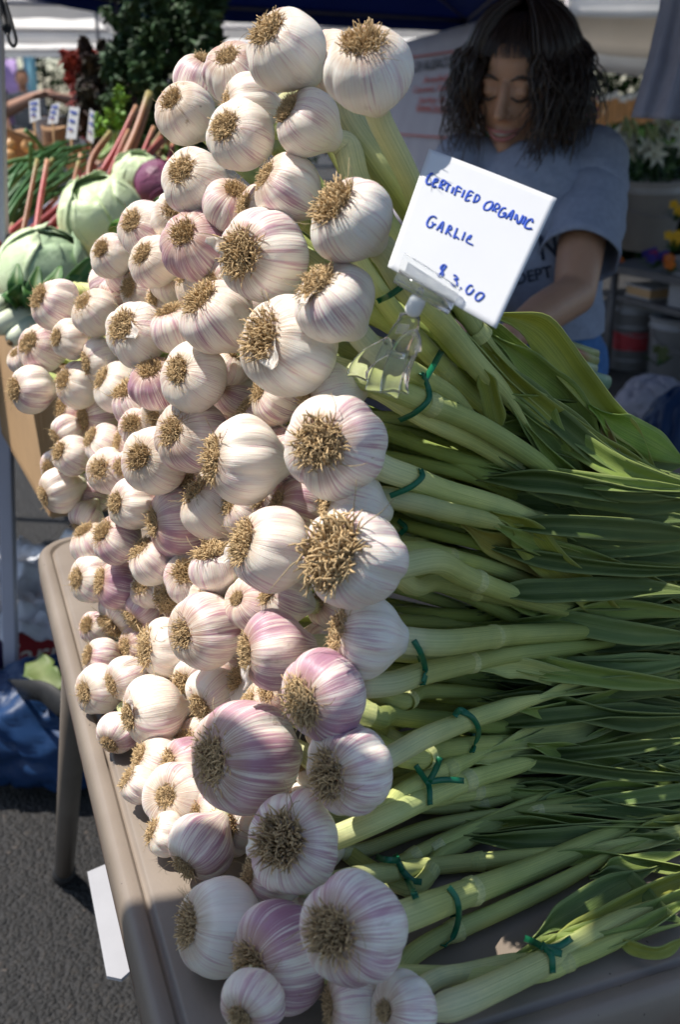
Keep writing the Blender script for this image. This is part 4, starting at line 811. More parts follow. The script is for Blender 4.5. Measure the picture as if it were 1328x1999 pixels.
for k in range(3):
    p0 = rb + rx * (-.03 + .13 * k) + ry * .13 + V((0, 0, .012)); t2 = thing('berry_basket', 'small green pulp berry basket standing in the red carton', 'basket', p0, 'berry baskets in the red carton'); mb = MB(); mb.lathe([(0, .055), (.004, .058), (.15, .068), (.155, .072), (.152, .066), (.01, .052)], p0, 4, RM3 @ Matrix.Rotation(math.pi / 4, 3, 'Z')); bevel(part('shell', mb, M['pulp'], t2, False), .006)
    for j in range(4):
        mb = MB(); mb.box(p0 + rx * (-.035 + .023 * j) - ry * .047 + V((0, 0, .075)), (.008, .006, .13), RM3); part('rib', mb, M['pulp'], t2, False)
pc = onz(60, 1215, .16); mb = MB()
def sheet(u, v):
    p = pc + rx * (-.26 + .60 * u) + ry * (-.14 + .52 * v); n = noise.fractal(V((u * 3.1, v * 3.1, 4)), .8, 2, 5); rg = abs(noise.noise(V((u * 5 + v * 2, v * 4, 7))))
    return p + V((0, 0, .03 + n * .05 + .05 * (1 - rg) ** 4 - .12 * sstep(.8, 1, abs(2 * u - 1)) - .05 * (1 - v) ** 3))
mb.grid(sheet, 46, 40); solid(solo('plastic_sheet', mb, M['bag'], 'crumpled translucent plastic bag spread over the red carton', 'plastic bag'), .001)
wb = [onz(170, 1702, .48), onz(212, 1684, .48), onz(275, 1868, .48), onz(310, 1999, .48), onz(340, 2120, .48), onz(330, 2120, .48), onz(292, 2010, .48), onz(256, 1893, .48), onz(236, 1911, .48), onz(208, 1905, .48)]
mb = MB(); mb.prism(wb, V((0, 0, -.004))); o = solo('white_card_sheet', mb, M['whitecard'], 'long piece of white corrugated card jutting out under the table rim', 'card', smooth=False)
# ------------------------------------------------------------------ neighbouring produce display, left
boxE = P(97, 1010, 1.62); bz0 = boxE.z
lb = onz(-30, 790, bz0); ldir = (lb - boxE); ldir.z = 0; ldir.normalize(); rdir = V((.93, .36, 0)).normalized(); boxH = .235
e = thing('cardboard_box', 'open brown cardboard box of leeks set behind the garlic table', 'box', boxE)
for a, d, l in ((boxE, ldir, .50), (boxE, rdir, .42), (boxE + ldir * .5, rdir, .42), (boxE + rdir * .42, ldir, .50)):
    out = V((d.y, -d.x, 0)); mb = MB(); mb.prism([a + d * .002, a + d * (l - .002), a + d * (l + .01) + V((0, 0, boxH)), a - d * .012 + V((0, 0, boxH))], out * .004); part('side_panel', mb, M['kraft'], e, False)
mb = MB(); mb.prism([boxE + V((0, 0, .004)), boxE + ldir * .5 + V((0, 0, .004)), boxE + ldir * .5 + rdir * .42 + V((0, 0, .004)), boxE + rdir * .42 + V((0, 0, .004))], V((0, 0, .004))); part('base', mb, M['kraft'], e, False)
dt = thing('display_table', 'dark table carrying the produce display behind the garlic', 'table', V((-.5, 2.2, 0))); T0 = boxE + ldir * .06 + rdir * .06
mb = MB(); mb.prism([T0 + V((0, 0, -.002)), T0 + rdir * .9 + V((0, 0, -.002)), T0 + rdir * .9 + ldir * 1.5 + V((0, .9, -.002)), T0 + ldir * 1.0 + V((-.5, 1.0, -.002))], V((0, 0, -.03))); part('tabletop', mb, M['bench'], dt, False)
for q in (T0 + rdir * .08 + ldir * .1, T0 + rdir * .8 + ldir * .1, T0 + rdir * .8 + ldir * 1.3 + V((0, .8, 0)), T0 + ldir * .95 + V((-.3, .85, 0))):
    mb = MB(); mb.tube([V((q.x, q.y, bz0 - .03)), V((q.x, q.y, 0))], .016, 10); part('leg', mb, M['black'], dt)
mb = MB(); p0 = onz(60, 922, 0); mb.box(p0 + V((0, 0, .35)), (.045, .045, .70)); bevel(solo('black_post', mb, M['black'], 'black post standing on the asphalt behind the cardboard box', 'post', smooth=False), .004)
e = thing('produce_crate', 'low wooden crate hidden under the cabbages and rhubarb', 'crate', V((-.62, 2.5, bz0)))
for i in range(6):
    mb = MB(); mb.box(V((-.72, 1.95 + .22 * i, bz0 + .19)), (1.25, .205, .018)); part('slat', mb, M['kraft'], e, False)
for xx in (-1.3, -.15):
    mb = MB(); mb.box(V((xx, 2.5, bz0 + .09)), (.02, 1.3, .178)); part('side_board', mb, M['kraft'], e, False)
# cabbages: overlapping wrapped leaves round a head
def cabbage(cx, cy, wpx, D, mat, mat2, label, seed, tilt=(0, 0, 0), name='cabbage', gap=.25):
    c = P(cx, cy, D); rad = wpx * D / FPX / 2; r = random.Random(seed); e = thing(name, label, 'cabbage', c - V((0, 0, rad * .9)), 'cabbages on the produce display'); Mt = Matrix.Rotation(tilt[0], 3, 'X') @ Matrix.Rotation(tilt[1], 3, 'Y') @ Matrix.Rotation(tilt[2], 3, 'Z')
    mb = MB(); mb.ell(c, (rad * .95, rad * .95, rad * .88), Mt, 28, 18)
    for i, v in enumerate(mb.v): d = v - c; mb.v[i] = c + d * (1 + .04 * noise.noise(d / rad * 2 + V((seed, 0, 0))))
    part('head', mb, mat, e)
    for k in range(7):
        a0 = k * 2.399 + r.uniform(-.3, .3); sp = r.uniform(.95, 1.35); top = r.uniform(.12, .62); R2 = rad * (1.0 + .012 * k); n0 = r.uniform(0, 50); curl = r.uniform(.02, .10)
        def fn(u, v):
            a = a0 + (u - .5) * 2 * sp * math.sin(min(1, v * 1.25 + .12) * 2.3); el = lerp(math.pi * .93, top + .18 * abs(2 * u - 1) ** 2, v)
            rr = R2 * (1 + .035 * noise.noise(V((u * 4 + n0, v * 4, 0))) + curl * max(0, v - .80) / .20 + curl * max(0, abs(2 * u - 1) - .8) / .3)
            return c + Mt @ V((rr * math.sin(el) * math.cos(a), rr * math.sin(el) * math.sin(a), rr * .93 * math.cos(el)))
        mb = MB(); mb.grid(fn, 14, 12); solid(part('leaf', mb, mat if k % 3 else mat2, e), .0016)
    return e
cabbage(198, 425, 158, 2.02, M['cab'], M['cab'], 'pale green cabbage head in front of the rhubarb stalks', 5, (.5, -.2, 1))
cabbage(88, 535, 176, 1.84, M['cabd'], M['cab'], 'grey green cabbage head with loose dark leaves behind the cardboard box', 9, (.3, .3, 2))
cabbage(270, 352, 104, 2.25, M['cab'], M['cab'], 'small pale green cabbage behind the red cabbage', 14, (.4, .1, 0))
cabbage(312, 362, 92, 2.12, M['redcab'], M['redcab'], 'glossy red cabbage tucked beside the garlic heap', 21, (.2, .5, .4), 'red_cabbage')
def bladed(e, x0, y0, x1, y1, w, D0, D1, c, r, nm='leaf', fold=.3, wave=.2):
    p3 = spline([P(x0, y0, D0), P((x0 + x1) / 2 + r.uniform(-6, 6), (y0 + y1) / 2 + r.uniform(-6, 6), (D0 + D1) / 2 - .03), P(x1, y1, D1)], 14); mb = MB(); mb.ribbon(p3, lambda t: w * D0 / FPX * math.sin(math.pi * min(1, .12 + .86 * t)) ** .7, view_n, fold, 7, lambda t, a: mixc(c, (0.28, 0.36, 0.14), .6 if abs(a) < .1 else 0), wave=wave, seed=r.uniform(0, 9), roll=lambda t: .5 * math.sin(t * 3 + x0)); return solid(part(nm, mb, M['leafv'], e), .001)
r = random.Random(4); e = thing('greens_bunch', 'bunch of dark green leaves lying against the grey green cabbage', 'greens', P(70, 590, 1.70))
for (x0, y0, x1, y1, w_) in ((40, 610, 34, 515, 34), (60, 615, 74, 520, 34), (90, 610, 118, 520, 40), (50, 600, 10, 570, 40), (80, 600, 50, 548, 44), (110, 590, 175, 520, 36), (120, 575, 185, 500, 30), (20, 600, 60, 560, 44)): bladed(e, x0, y0, x1, y1, w_, 1.70, 1.66, mixc((0.05, 0.14, 0.035), (0.09, 0.22, 0.05), r.random()), r)
for i, (x, y, x2, y2, w_) in enumerate(((-10, 640, 75, 612, 46), (20, 668, 90, 622, 40), (-20, 610, 30, 585, 36))):
    p3 = spline([P(x, y, 1.66), P((x + x2) / 2, (y + y2) / 2 - 6, 1.68), P(x2, y2, 1.72)], 12); mb = MB(); mb.tube(p3, lambda t: w_ / 2 * 1.66 / FPX * (1 if t > .12 else .72 + .28 * t / .12), 14, lambda t, a: mixc((0.62, 0.66, 0.50), (0.14, 0.24, 0.16), sstep(.25, .9, t)))
    e2 = thing('leek', ['fat pale leek lying along the box edge', 'leek with a white root end just above the cardboard box', 'dark green leek lying behind the fatter leek'][i], 'leek', p3[0], 'leeks in the cardboard box'); part('shaft', mb, M['veg'], e2)
    mb = MB(); mb.ell(p3[0], (.006, .006, .006)); part('root_end', mb, M['rootbase'], e2)
bladed(thing('cabbage_leaf', 'single green leaf between the red cabbage and the garlic', 'leaf', P(325, 400, 2.0)), 298, 415, 336, 368, 34, 2.0, 1.98, (0.10, 0.22, 0.06), r); bladed(thing('cabbage_leaf', 'bright green leaf tip showing above the small streaked garlic bulbs', 'leaf', P(225, 440, 1.9)), 216, 455, 250, 420, 26, 1.9, 1.9, (0.12, 0.30, 0.05), r)
# rhubarb
RH = [(172, 378, 266, 208, 13, 2.25, 'long red', 0), (228, 345, 292, 184, 24, 2.32, 'thick brownish', 1), (36, 495, 72, 312, 12, 1.98, 'pinkish brown upright', 1), (66, 478, 92, 314, 15, 2.0, 'upright crimson', 0), (92, 452, 198, 335, 22, 2.12, 'thick dark red', 2), (-10, 484, 52, 424, 13, 1.95, 'short pink', 0), (146, 400, 153, 318, 13, 2.15, 'short brown cut', 1), (90, 480, 150, 420, 18, 2.05, 'wide crimson', 0), (196, 372, 236, 318, 14, 2.22, 'pale tan', 3), (276, 335, 336, 230, 11, 2.4, 'thin green topped', 3), (300, 330, 350, 246, 12, 2.42, 'pale pink green', 3), (320, 335, 338, 280, 12, 2.38, 'stubby pink', 0), (20, 470, 24, 440, 14, 1.96, 'stubby brown ended', 1), (150, 440, 215, 350, 16, 2.16, 'slanted deep red', 2), (40, 470, 130, 395, 20, 2.1, 'half hidden red', 2), (252, 380, 300, 250, 14, 2.34, 'slim reddish', 0), (118, 470, 122, 400, 9, 2.02, 'short green cut', 3), (126, 465, 134, 410, 9, 2.03, 'short olive cut', 3)]
RC = [((0.46, 0.10, 0.10), (0.50, 0.28, 0.16)), ((0.33, 0.15, 0.085), (0.34, 0.30, 0.12)), ((0.26, 0.05, 0.05), (0.32, 0.10, 0.07)), ((0.36, 0.24, 0.12), (0.33, 0.36, 0.14))]
for i, (x0, y0, x1, y1, w_, D, nm, ci) in enumerate(RH):
    a, b = P(x0, y0, D - .05), P(x1, y1, D + .05); side = V((1, 0, 0)); mb = MB(); mid = (a + b) / 2 + V((r.uniform(-.008, .008), 0, 0)); c0, c1 = RC[ci]
    mb.tube(spline([a, mid, b], 10), lambda t: w_ / 2 * D / FPX * (1.1 - .2 * t), 12, lambda t, an: mixc(tuple(x * (.88 + .22 * math.cos(an * 3)) for x in c0), c1, sstep(.72, 1, t)), flat=.75)
    solo('rhubarb_stalk', mb, M['veg'], nm + ' rhubarb stalk leaning among the others in the produce display', 'rhubarb', a, 'rhubarb stalks on the produce display')
for i in range(16):
    x0, y0 = r.uniform(20, 250), r.uniform(420, 500); y0 -= max(0, x0 - 120) * .45; x1, y1 = x0 + r.uniform(30, 95), y0 - r.uniform(90, 170); D = 2.3 + r.uniform(-.12, .12); a, b = P(x0, y0, D - .05), P(x1, y1, D + .06); c0, c1 = RC[r.choice([0, 0, 2, 1])]; w_ = r.uniform(10, 20); mb = MB(); ph = r.uniform(0, 6)
    mb.tube(spline([a, a.lerp(b, .5) + V((r.uniform(-.02, .02), 0, r.uniform(-.01, .01))), b], 12), lambda t: w_ / 2 * D / FPX * (1.1 - .25 * t + .06 * math.sin(t * 9 + ph)), 12, lambda t, an: mixc(tuple(x * (.85 + .25 * math.cos(an * 4)) for x in c0), c1, sstep(.7, 1, t)), flat=.7)
    solo('rhubarb_stalk', mb, M['veg'], 'red rhubarb stalk half buried in the fan of stalks behind the cabbages', 'rhubarb', a, 'rhubarb stalks on the produce display')
# green onions
for i in range(12):
    x0, y0 = -30 + (i % 4) * 16 + r.uniform(-8, 8), 490 - i * 13; D = 2.15 + .03 * i; e = thing('green_onion', 'long green onion with dark leaves in the loose bundle beside the rhubarb', 'green onion', P(x0, y0, D), 'bundle of green onions beside the rhubarb')
    for j in range(5):
        x1, y1 = 110 + 14 * (i % 3) + r.uniform(-50, 40), 320 - i * 2 + r.uniform(-30, 55); g = r.uniform(.7, 1.4); c = (0.055 * g, 0.15 * g, 0.045 * g)
        p3 = spline([P(x0 + j * 3, y0 + j * 2, D), P(lerp(x0, x1, .5) + r.uniform(-10, 10), lerp(y0, y1, .55) + r.uniform(-14, 6), D + .05), P(x1, y1, D + .12 + .02 * j)], 10); mb = MB(); mb.tube(p3, lambda t: 5.2 * D / FPX * (1 - .6 * t * t), 8, lambda t, a: mixc((0.40, 0.48, 0.22), c, sstep(0, .22, t)), flat=.7); part('leaf', mb, M['veg'], e)
for i in range(3):                                          # bent tips crossing over the bundle
    x0, y0, x1, y1 = ((0, 322, 76, 310), (48, 254, 84, 292), (60, 280, 58, 330))[i]; mb = MB(); mb.tube(spline([P(x0, y0, 2.3), P((x0 + x1) / 2, (y0 + y1) / 2 - 4, 2.32), P(x1, y1, 2.35)], 10), 4.5 * 2.3 / FPX, 8, (0.10, 0.20, 0.06)); solo('green_onion_leaf', mb, M['veg'], ['green onion leaf lying level across the bundle', 'green onion leaf bent up beside the onions', 'green onion leaf hanging down the bundle front'][i], 'green onion')
# onions in torn paper bags
for i, (x, y, w_) in enumerate(((18, 305, 30), (20, 284, 24), (52, 285, 24))):
    c = P(x, y, 2.62); rr = w_ / 2 * 2.62 / FPX; mb = MB(); mb.lathe([(-rr, .002), (-rr * .9, rr * .5), (-rr * .4, rr * .95), (0, rr), (rr * .5, rr * .85), (rr * .9, rr * .35), (rr * 1.25, rr * .1), (rr * 1.4, .001)], c, 18, Matrix.Rotation(.5 * i - .5, 3, 'X')); solo('onion', mb, M['onion'], ['large yellow onion at the mouth of a paper bag', 'reddish onion deeper in the paper bag', 'pale onion on the far side of the paper bag'][i], 'onion', group='onions in paper bags')
def paper(x, y, wpx, hpx, D, seed, label, mat=None, name='paper_bag', cat='paper bag'):
    c = P(x, y + hpx / 2, D); rx_, h = wpx / 2 * D / FPX, hpx * D / FPX; mb = MB(); mb.lathe([(0, .4 * rx_), (0, rx_ * .9), (h * .5, rx_), (h * .9, rx_ * 1.08), (h * (.98), rx_ * 1.12), (h * .9, rx_ * 1.03), (h * .3, rx_ * .93)], c, 22, None, (1, 1, 1), lambda a, z: 1 + .16 * noise.noise(V((math.cos(a) * 1.5 + seed, math.sin(a) * 1.5, z * 9))))
    for i, v in enumerate(mb.v):
        if v.z > c.z + h * .6: mb.v[i] = v + V((0, 0, .22 * h * noise.noise((v - c) * 14 + V((seed, 0, 0)))))
    return solo(name, mb, mat or M['paperbag'], label, cat)
paper(30, 300, 90, 80, 2.75, 1, 'torn brown paper bag holding onions'); paper(86, 315, 56, 60, 2.8, 5, 'small brown paper bag beside the onion bag'); paper(112, 290, 44, 70, 2.85, 8, 'tan paper bag with a price tag in it'); paper(100, 255, 60, 50, 2.95, 12, 'grey plastic bag of produce behind the paper bags', M['film'], 'plastic_bag', 'plastic bag'); paper(150, 315, 40, 50, 2.7, 15, 'crumpled brown paper bag below the tall price tags')
for i, (pts, lab) in enumerate((([(56, 198), (76, 192), (78, 232), (58, 240)], 'white price tag leaning left above the onion bags'), ([(135, 208), (155, 210), (148, 272), (128, 270)], 'tall white price tag with three blue lines among the bags'), ([(175, 212), (189, 222), (181, 280), (169, 272)], 'narrow white price tag next to the leafy herb'), ([(222, 231), (235, 228), (232, 262), (222, 264)], 'small white price tag behind the long rhubarb stalk'), ([(100, 205), (116, 200), (112, 240), (92, 242)], 'grey shaded price tag between two white ones'))):
    p3 = [P(x, y, 2.6 + .03 * i) for x, y in pts]; n = (p3[1] - p3[0]).cross(p3[3] - p3[0]).normalized(); n = n if n.dot(CAM - p3[0]) > 0 else -n; e = thing('price_tag', lab, 'price tag', p3[3], 'price tags in the produce display'); mb = MB(); mb.prism(p3, n * -.002); part('tag', mb, M['card'], e, False)
    for k in range(3):
        f = .18 + .27 * k; a = p3[0].lerp(p3[3], f).lerp(p3[1].lerp(p3[2], f), .15) + n * .0015; b = p3[0].lerp(p3[3], f).lerp(p3[1].lerp(p3[2], f), .8 - .1 * k) + n * .0015; mb = MB(); mb.ribbon([a, a.lerp(b, .3) + V((0, 0, .002)), a.lerp(b, .6), b], .006, n, 0, 3); part('pen_line', mb, M['ink'], e)
    st = p3[3].lerp(p3[2], .5); mb = MB(); mb.tube([p3[3].lerp(p3[2], .5).lerp(p3[0], .3), st + V((0, 0, -.14))], .003, 6); part('stake', mb, M['kraft'], e)
# kale: ruffled leaves on stalks
def ruffle(seed, w, L, crumple=.30):
    rr = random.Random(seed); mb = MB(); nu, nv = 26, 12; ph = rr.uniform(0, 6)
    def fn(u, v):
        a = 2 * u - 1; wid = w * math.sin(math.pi * (.10 + .84 * v)) ** .8; ed = abs(a) ** 2; z = ed * .22 * w * (1.2 * math.sin(v * 30 + ph + a * 3) + .9 * math.sin(v * 53 + ph * 2)) + .12 * w * math.sin(u * 31 + v * 9)
        return V((a * wid * .5, z + .12 * L * v * v, L * v + .05 * L * ed * math.sin(u * 22)))
    mb.grid(fn, nu, nv, lambda u, v: (1, 1, 1)); o3 = V((seed * 3.7, 0, 0))
    for i, v in enumerate(mb.v): q = v * (2.6 / w) + o3; mb.v[i] = v + V((noise.noise(q), noise.noise(q + V((9, 0, 0))), noise.noise(q + V((0, 9, 0))))) * w * crumple; g = 1 + 1.1 * noise.noise(q * 1.4); mb.col[i] = (g, g, g)
    return mb
def kale_bunch(name, label, cat, spots, D, base, c0, c1, size, group=None, mat=None):
    e = thing(name, label, cat, base, group); rr = random.Random(len(spots))
    for i, (x, y) in enumerate(spots):
        mb = ruffle(i * 5 + int(x), size * rr.uniform(.8, 1.2), size * rr.uniform(1.1, 1.5)); p = P(x, y, D + rr.uniform(-.10, .12)); dirn = (p - base); dirn.z *= .8; dirn = (dirn.normalized() + V((rr.uniform(-.4, .4), -rr.uniform(.2, .9), rr.uniform(-.2, .4)))).normalized()
        Mx = dirn.to_track_quat('Z', 'Y').to_matrix() @ Matrix.Rotation(rr.uniform(0, 6.28), 3, 'Z'); c = mixc(c0, c1, rr.random())
        for k, v in enumerate(mb.v): mb.v[k] = p + Mx @ v; mb.col[k] = tuple(q * max(.25, mb.col[k][0]) for q in c)
        part('leaf', mb, mat or M['kale'], e)
        if i % 2 == 0 and len(spots) < 12: m2 = MB(); m2.tube(spline([base + V((rr.uniform(-.03, .03), 0, 0)), (base + p) / 2 + V((0, .03, 0)), p], 6), .006, 6, mixc(c0, (0.3, 0.36, 0.16), .6)); part('stalk', m2, M['veg'], e)
    return e
rk = random.Random(8); sp = []
while len(sp) < 190:
    x, y = rk.uniform(215, 425), rk.uniform(-15, 290)
    if y > interp(x, [205, 235, 260, 420], [90, 30, -15, -15]) and x > interp(y, [0, 60, 130, 290], [250, 232, 210, 235]): sp.append((x, y))
kale_bunch('kale_bunch', 'tall dense bunch of dark green curly kale behind the rhubarb', 'kale', sp, 2.9, P(330, 330, 2.9), (0.018, 0.05, 0.016), (0.045, 0.095, 0.03), .05)
sp = [(rk.uniform(165, 240), rk.uniform(110, 300)) for _ in range(60)]
kale_bunch('purple_kale_bunch', 'bunch of dark purple brown curly leaves next to the green kale', 'kale', sp, 3.0, P(215, 330, 3.0), (0.045, 0.018, 0.018), (0.04, 0.04, 0.02), .05)
sp = [(rk.uniform(140, 190), rk.uniform(128, 180)) for _ in range(36)] + [(rk.uniform(150, 185), rk.uniform(170, 300)) for _ in range(26)]
kale_bunch('red_chard_bunch', 'bunch of bright red ruffled chard in front of the tents', 'chard', sp, 3.2, P(165, 330, 3.2), (0.32, 0.04, 0.015), (0.20, 0.02, 0.025), .04)
sp = [(205, 250), (215, 235), (222, 255), (200, 262), (230, 215), (236, 205), (212, 268)]
kale_bunch('parsley_bunch', 'small bright green parsley bunch behind the rhubarb stalks', 'herb', sp, 2.5, P(215, 310, 2.5), (0.14, 0.30, 0.03), (0.22, 0.40, 0.05), .035, mat=M['leafv'])
sp = [(330, 285), (345, 270), (350, 295), (320, 300), (300, 290), (340, 310), (356, 280)]
kale_bunch('beet_greens', 'cut green beet stems and leaves beside the upper garlic bulbs', 'greens', sp, 2.5, P(330, 330, 2.5), (0.10, 0.20, 0.04), (0.16, 0.26, 0.07), .03, mat=M['leafv'])
# ------------------------------------------------------------------ canopies: shade overhead, tents in the background
def flatq(x0, x1, y0, y1, z): return [V((x0, y0, z)), V((x1, y0, z)), V((x1, y1, z)), V((x0, y1, z))]
def with_legs(e, pts):
    for p in pts: mb = MB(); mb.tube([V((p.x, p.y, 0)), p], .018, 4); part('leg', mb, M['steel'], e, False)
    return e
SB = [V((x, y, 2.15)) for x, y in ((-.2, -1.9), (-.2, .68), (-.437, .68), (-.446, .742), (-.484, .742), (-.498, .66), (-.58, .655), (-.64, .685), (-.70, .735), (-.78, .732), (-.88, .71), (-2.6, .68), (-3.0, -1.9))]  # added sheet out of view, outline shaped to drop shade on bulbs and stalks
roof_quad(SB, 'added_shade_roof', 'blue canopy roof of the neighbouring stall shading the near table end', .5, M['canvas_b'], valance=False)
q = flatq(-.60, 3.0, 1.13, 4.5, 2.15); roof_quad(q, 'stall_canopy', 'blue canopy roof over the seller', .6, M['canvas_b'])
q = flatq(-.10, 3.4, 4.56, 7.6, 2.15); roof_quad(q, 'flower_stall_canopy', 'blue canopy roof over the flower stall', .6, M['canvas_b'])
def eave(x, D, z=2.2):
    r = ray(x, 193); return V((CAM.x + r.x * D, CAM.y + r.y * D, z))
def tent(name, label, pts, mat, zc=.9): return with_legs(roof_quad(pts, name, label, zc, mat), pts)
tent('market_tent', 'dark blue market tent with a grey steel frame behind the kale', [eave(-160, 6.8), eave(1000, 8.2), eave(905, 12.6), eave(238, 10.2)], M['canvas_b'])
tent('market_tent', 'white market tent with thin roof rafters beyond the price tags', [eave(-330, 10), eave(200, 10.5), eave(240, 14.5), eave(-190, 14)], M['canvas_w'])
tent('market_tent', 'white market tent farther down the aisle above the shoppers', [eave(-260, 15.5), eave(235, 15), eave(240, 20), eave(-160, 20.5)], M['canvas_w'])
tent('market_tent', 'white market tent showing as a bright strip above the fish banner', [eave(330, 14), eave(985, 13.5), eave(940, 18), eave(380, 18)], M['canvas_w'])
def wall_tent(name, label, x0, x1, D0, D1, zt, zb, mat, sag):
    e = thing(name, label, 'tent', eave((x0 + x1) / 2, D0, 0)); a, b = eave(x0, D0, zt), eave(x1, D1, zt); a2, b2 = eave(x0 - 40, D0 + 3, zt + .1), eave(x1 + 40, D1 + 3, zt + .1)
    mb = MB(); mb.grid(lambda u, v: a.lerp(b, u) + V((0, .12 * math.sin(v * 3.1) * sag, -(zt - zb) * v - sag * .12 * math.sin(u * math.pi) * v)), 12, 4); solid(part('front_valance', mb, mat, e), .004)
    mb = MB(); mb.grid(lambda u, v: a.lerp(b, u).lerp(a2.lerp(b2, u), v) + V((0, 0, .75 * math.sin(v * math.pi))), 8, 8); solid(part('roof', mb, mat, e), .004)
    for p in (a, b, a2, b2): mb = MB(); mb.tube([V((p.x, p.y, 0)), p], .02, 6); part('leg', mb, M['steel'], e)
    mb = MB(); mb.tube([a + V((0, .05, -.05)), b + V((0, .05, -.05))], .02, 6); part('frame_bar', mb, M['steel'], e)
    return e
wall_tent('market_tent', 'bright white tent with a sunlit valance beyond the seller', 1095, 1500, 10.5, 9.8, 2.35, 2.07, M['canvas_w'], .3)
wall_tent('market_tent', 'tan canvas tent in the shade of the bright white one', 1080, 1480, 13, 13, 2.32, 1.90, M['canvas_t'], 1.0)
wall_tent('market_tent', 'low off white tent sagging in front of the hedge', 1120, 1480, 15.5, 15, 2.2, 1.75, M['canvas_w'], 1.2)
# hedge, fence
def hedge(label, x0, x1, D, z0, z1, n, seed):
    rr = random.Random(seed); a, b = eave(x0, D, 0), eave(x1, D, 0); e = thing('hedge', label, 'hedge', (a + b) / 2); mb = MB()
    for i in range(n):
        u = rr.random(); zz = lerp(z0, z1, rr.random() ** .9); p = a.lerp(b, u) + V((0, rr.uniform(0, 1.0) + .3 * noise.noise(V((u * 9, zz, 2))), zz + .15 * noise.noise(V((u * 14, 0, seed))))); s = rr.uniform(.05, .13); q = V((rr.uniform(-1, 1), rr.uniform(-1, .3), rr.uniform(-.3, 1))).normalized(); t = q.orthogonal().normalized(); w_ = q.cross(t); g = rr.uniform(.5, 1.5); c = (0.011 * g, 0.028 * g, 0.007 * g)
        ix = [mb.add(p + t * s * x + w_ * s * y * .6, (0, 0, 0), c) for x, y in ((-1, 0), (0, -1), (1, 0), (0, 1))]; mb.f.append(tuple(ix))
    part('foliage', mb, M['hedge'], e, False, 'stuff')
    for k in range(7): p = a.lerp(b, (k + .5) / 7) + V((0, .5, 0)); m2 = MB(); m2.tube([p, p + V((rr.uniform(-.2, .2), 0, z1 * .8))], [.05, .02], 7, (0.08, 0.055, 0.035)); part('trunk', m2, M['veg'], e)
hedge('leafy green hedge behind the picket fence', 1060, 1520, 18, .1, 2.6, 4200, 3); hedge('dark hedge closing the aisle behind the far shoppers', -320, 460, 24, .1, 3.2, 5200, 4); hedge('dark hedge behind the fish banner', 430, 1060, 21, .1, 2.6, 3000, 6)
hedge('row of dark shrubs in front of the picket fence behind the lilies', 1040, 1560, 8.4, .05, 1.05, 3200, 9)  # added dark row in place of plain shade below the fence tops
e = thing('picket_fence', 'cedar picket fence with white painted tips in front of the hedge', 'fence', eave(1210, 15, 0))
for k in range(11):
    x = 1146 + 14.2 * k; p = eave(x, 15, 0); mb = MB(); h = 1.30 + .03 * math.sin(k * 2.1); mb.box(p + V((0, 0, h / 2 + .05)), (.094, .02, h - .1)); pk = part('picket', mb, M['cedar'], e, False)
    mb = MB(); mb.prism([p + V((-.047, -.012, h)), p + V((.047, -.012, h)), p + V((.047, -.012, h + .06)), p + V((0, -.012, h + .10)), p + V((-.047, -.012, h + .06))], V((0, .024, 0))); part('cap', mb, M['wcap'], pk, False)
for z in (.35, 1.0): mb = MB(); mb.box(eave(1217, 15.03, z), (1.2, .03, .09)); part('rail', mb, M['cedar'], e, False)

# ------------------------------------------------------------------ fish stall banner
bTL, bTR, bBL = P(745, 92, 7.0), P(945, 36, 5.5), P(690, 420, 7.0); bN = (bTR - bTL).cross(bBL - bTL).normalized(); bN = bN if bN.dot(CAM - bTL) > 0 else -bN
def onb(x, y, l=0.0):
    r = ray(x, y); return CAM + r * ((bTL - CAM).dot(bN) / r.dot(bN)) + bN * l
bBR = onb(940, 470); ban = thing('fish_banner', 'grey white vinyl banner lettered ALBACORE in black and red', 'banner', (bBL + bBR) / 2); mb = MB()
mb.grid(lambda u, v: bTL.lerp(bTR, u).lerp(bBL.lerp(bBR, u), v) - bN * (.012 + .010 * (1 + math.sin(u * 40 + v * 5)) * sstep(.45, .8, v) * 1.5), 60, 14); solid(part('sheet', mb, M['banner'], ban), .002)
def fit(body, x0, y0, x1, y1, hpx, mat, parent):
    o = onb(x0, y0, .004); q = onb(x1, y1, .004); ux = (q - o); wd = ux.length; ux.normalize(); uy = bN.cross(ux).normalized(); t = text_mb(body, 1.0, V((0, 0, 0)), V((1, 0, 0)), V((0, 1, 0)), .001, bold=.012); mx = max(v.x for v in t.v); my = max(v.y for v in t.v); D = pix(o)[2]
    for i, v in enumerate(t.v): t.v[i] = o + ux * (v.x / mx * wd) + uy * (v.y / my * hpx * D / FPX) + bN * (v.z * .5)
    part('lettering', t, mat, parent, False)
fit('DI ALBACORE', 808, 141, 900, 127, 19, M['pblack'], ban)
for b_, x0, y0, x1, y1 in (('Available a', 826, 163, 905, 154), ('Canned, Smoked', 806, 182, 900, 174), ('Jerky & Fil', 818, 202, 890, 199), ('www.ocean', 812, 219, 880, 221)): fit(b_, x0, y0, x1, y1, 12, M['pred'], ban)
for (x0, y0, x1, y1) in ((762, 118, 912, 97), (700, 256, 880, 270)):
    a, b = onb(x0, y0, .004), onb(x1, y1, .004); mb = MB(); mb.ribbon([a, a.lerp(b, .5), b], .010, bN, 0, 3); part('red_rule', mb, M['pred'], ban)

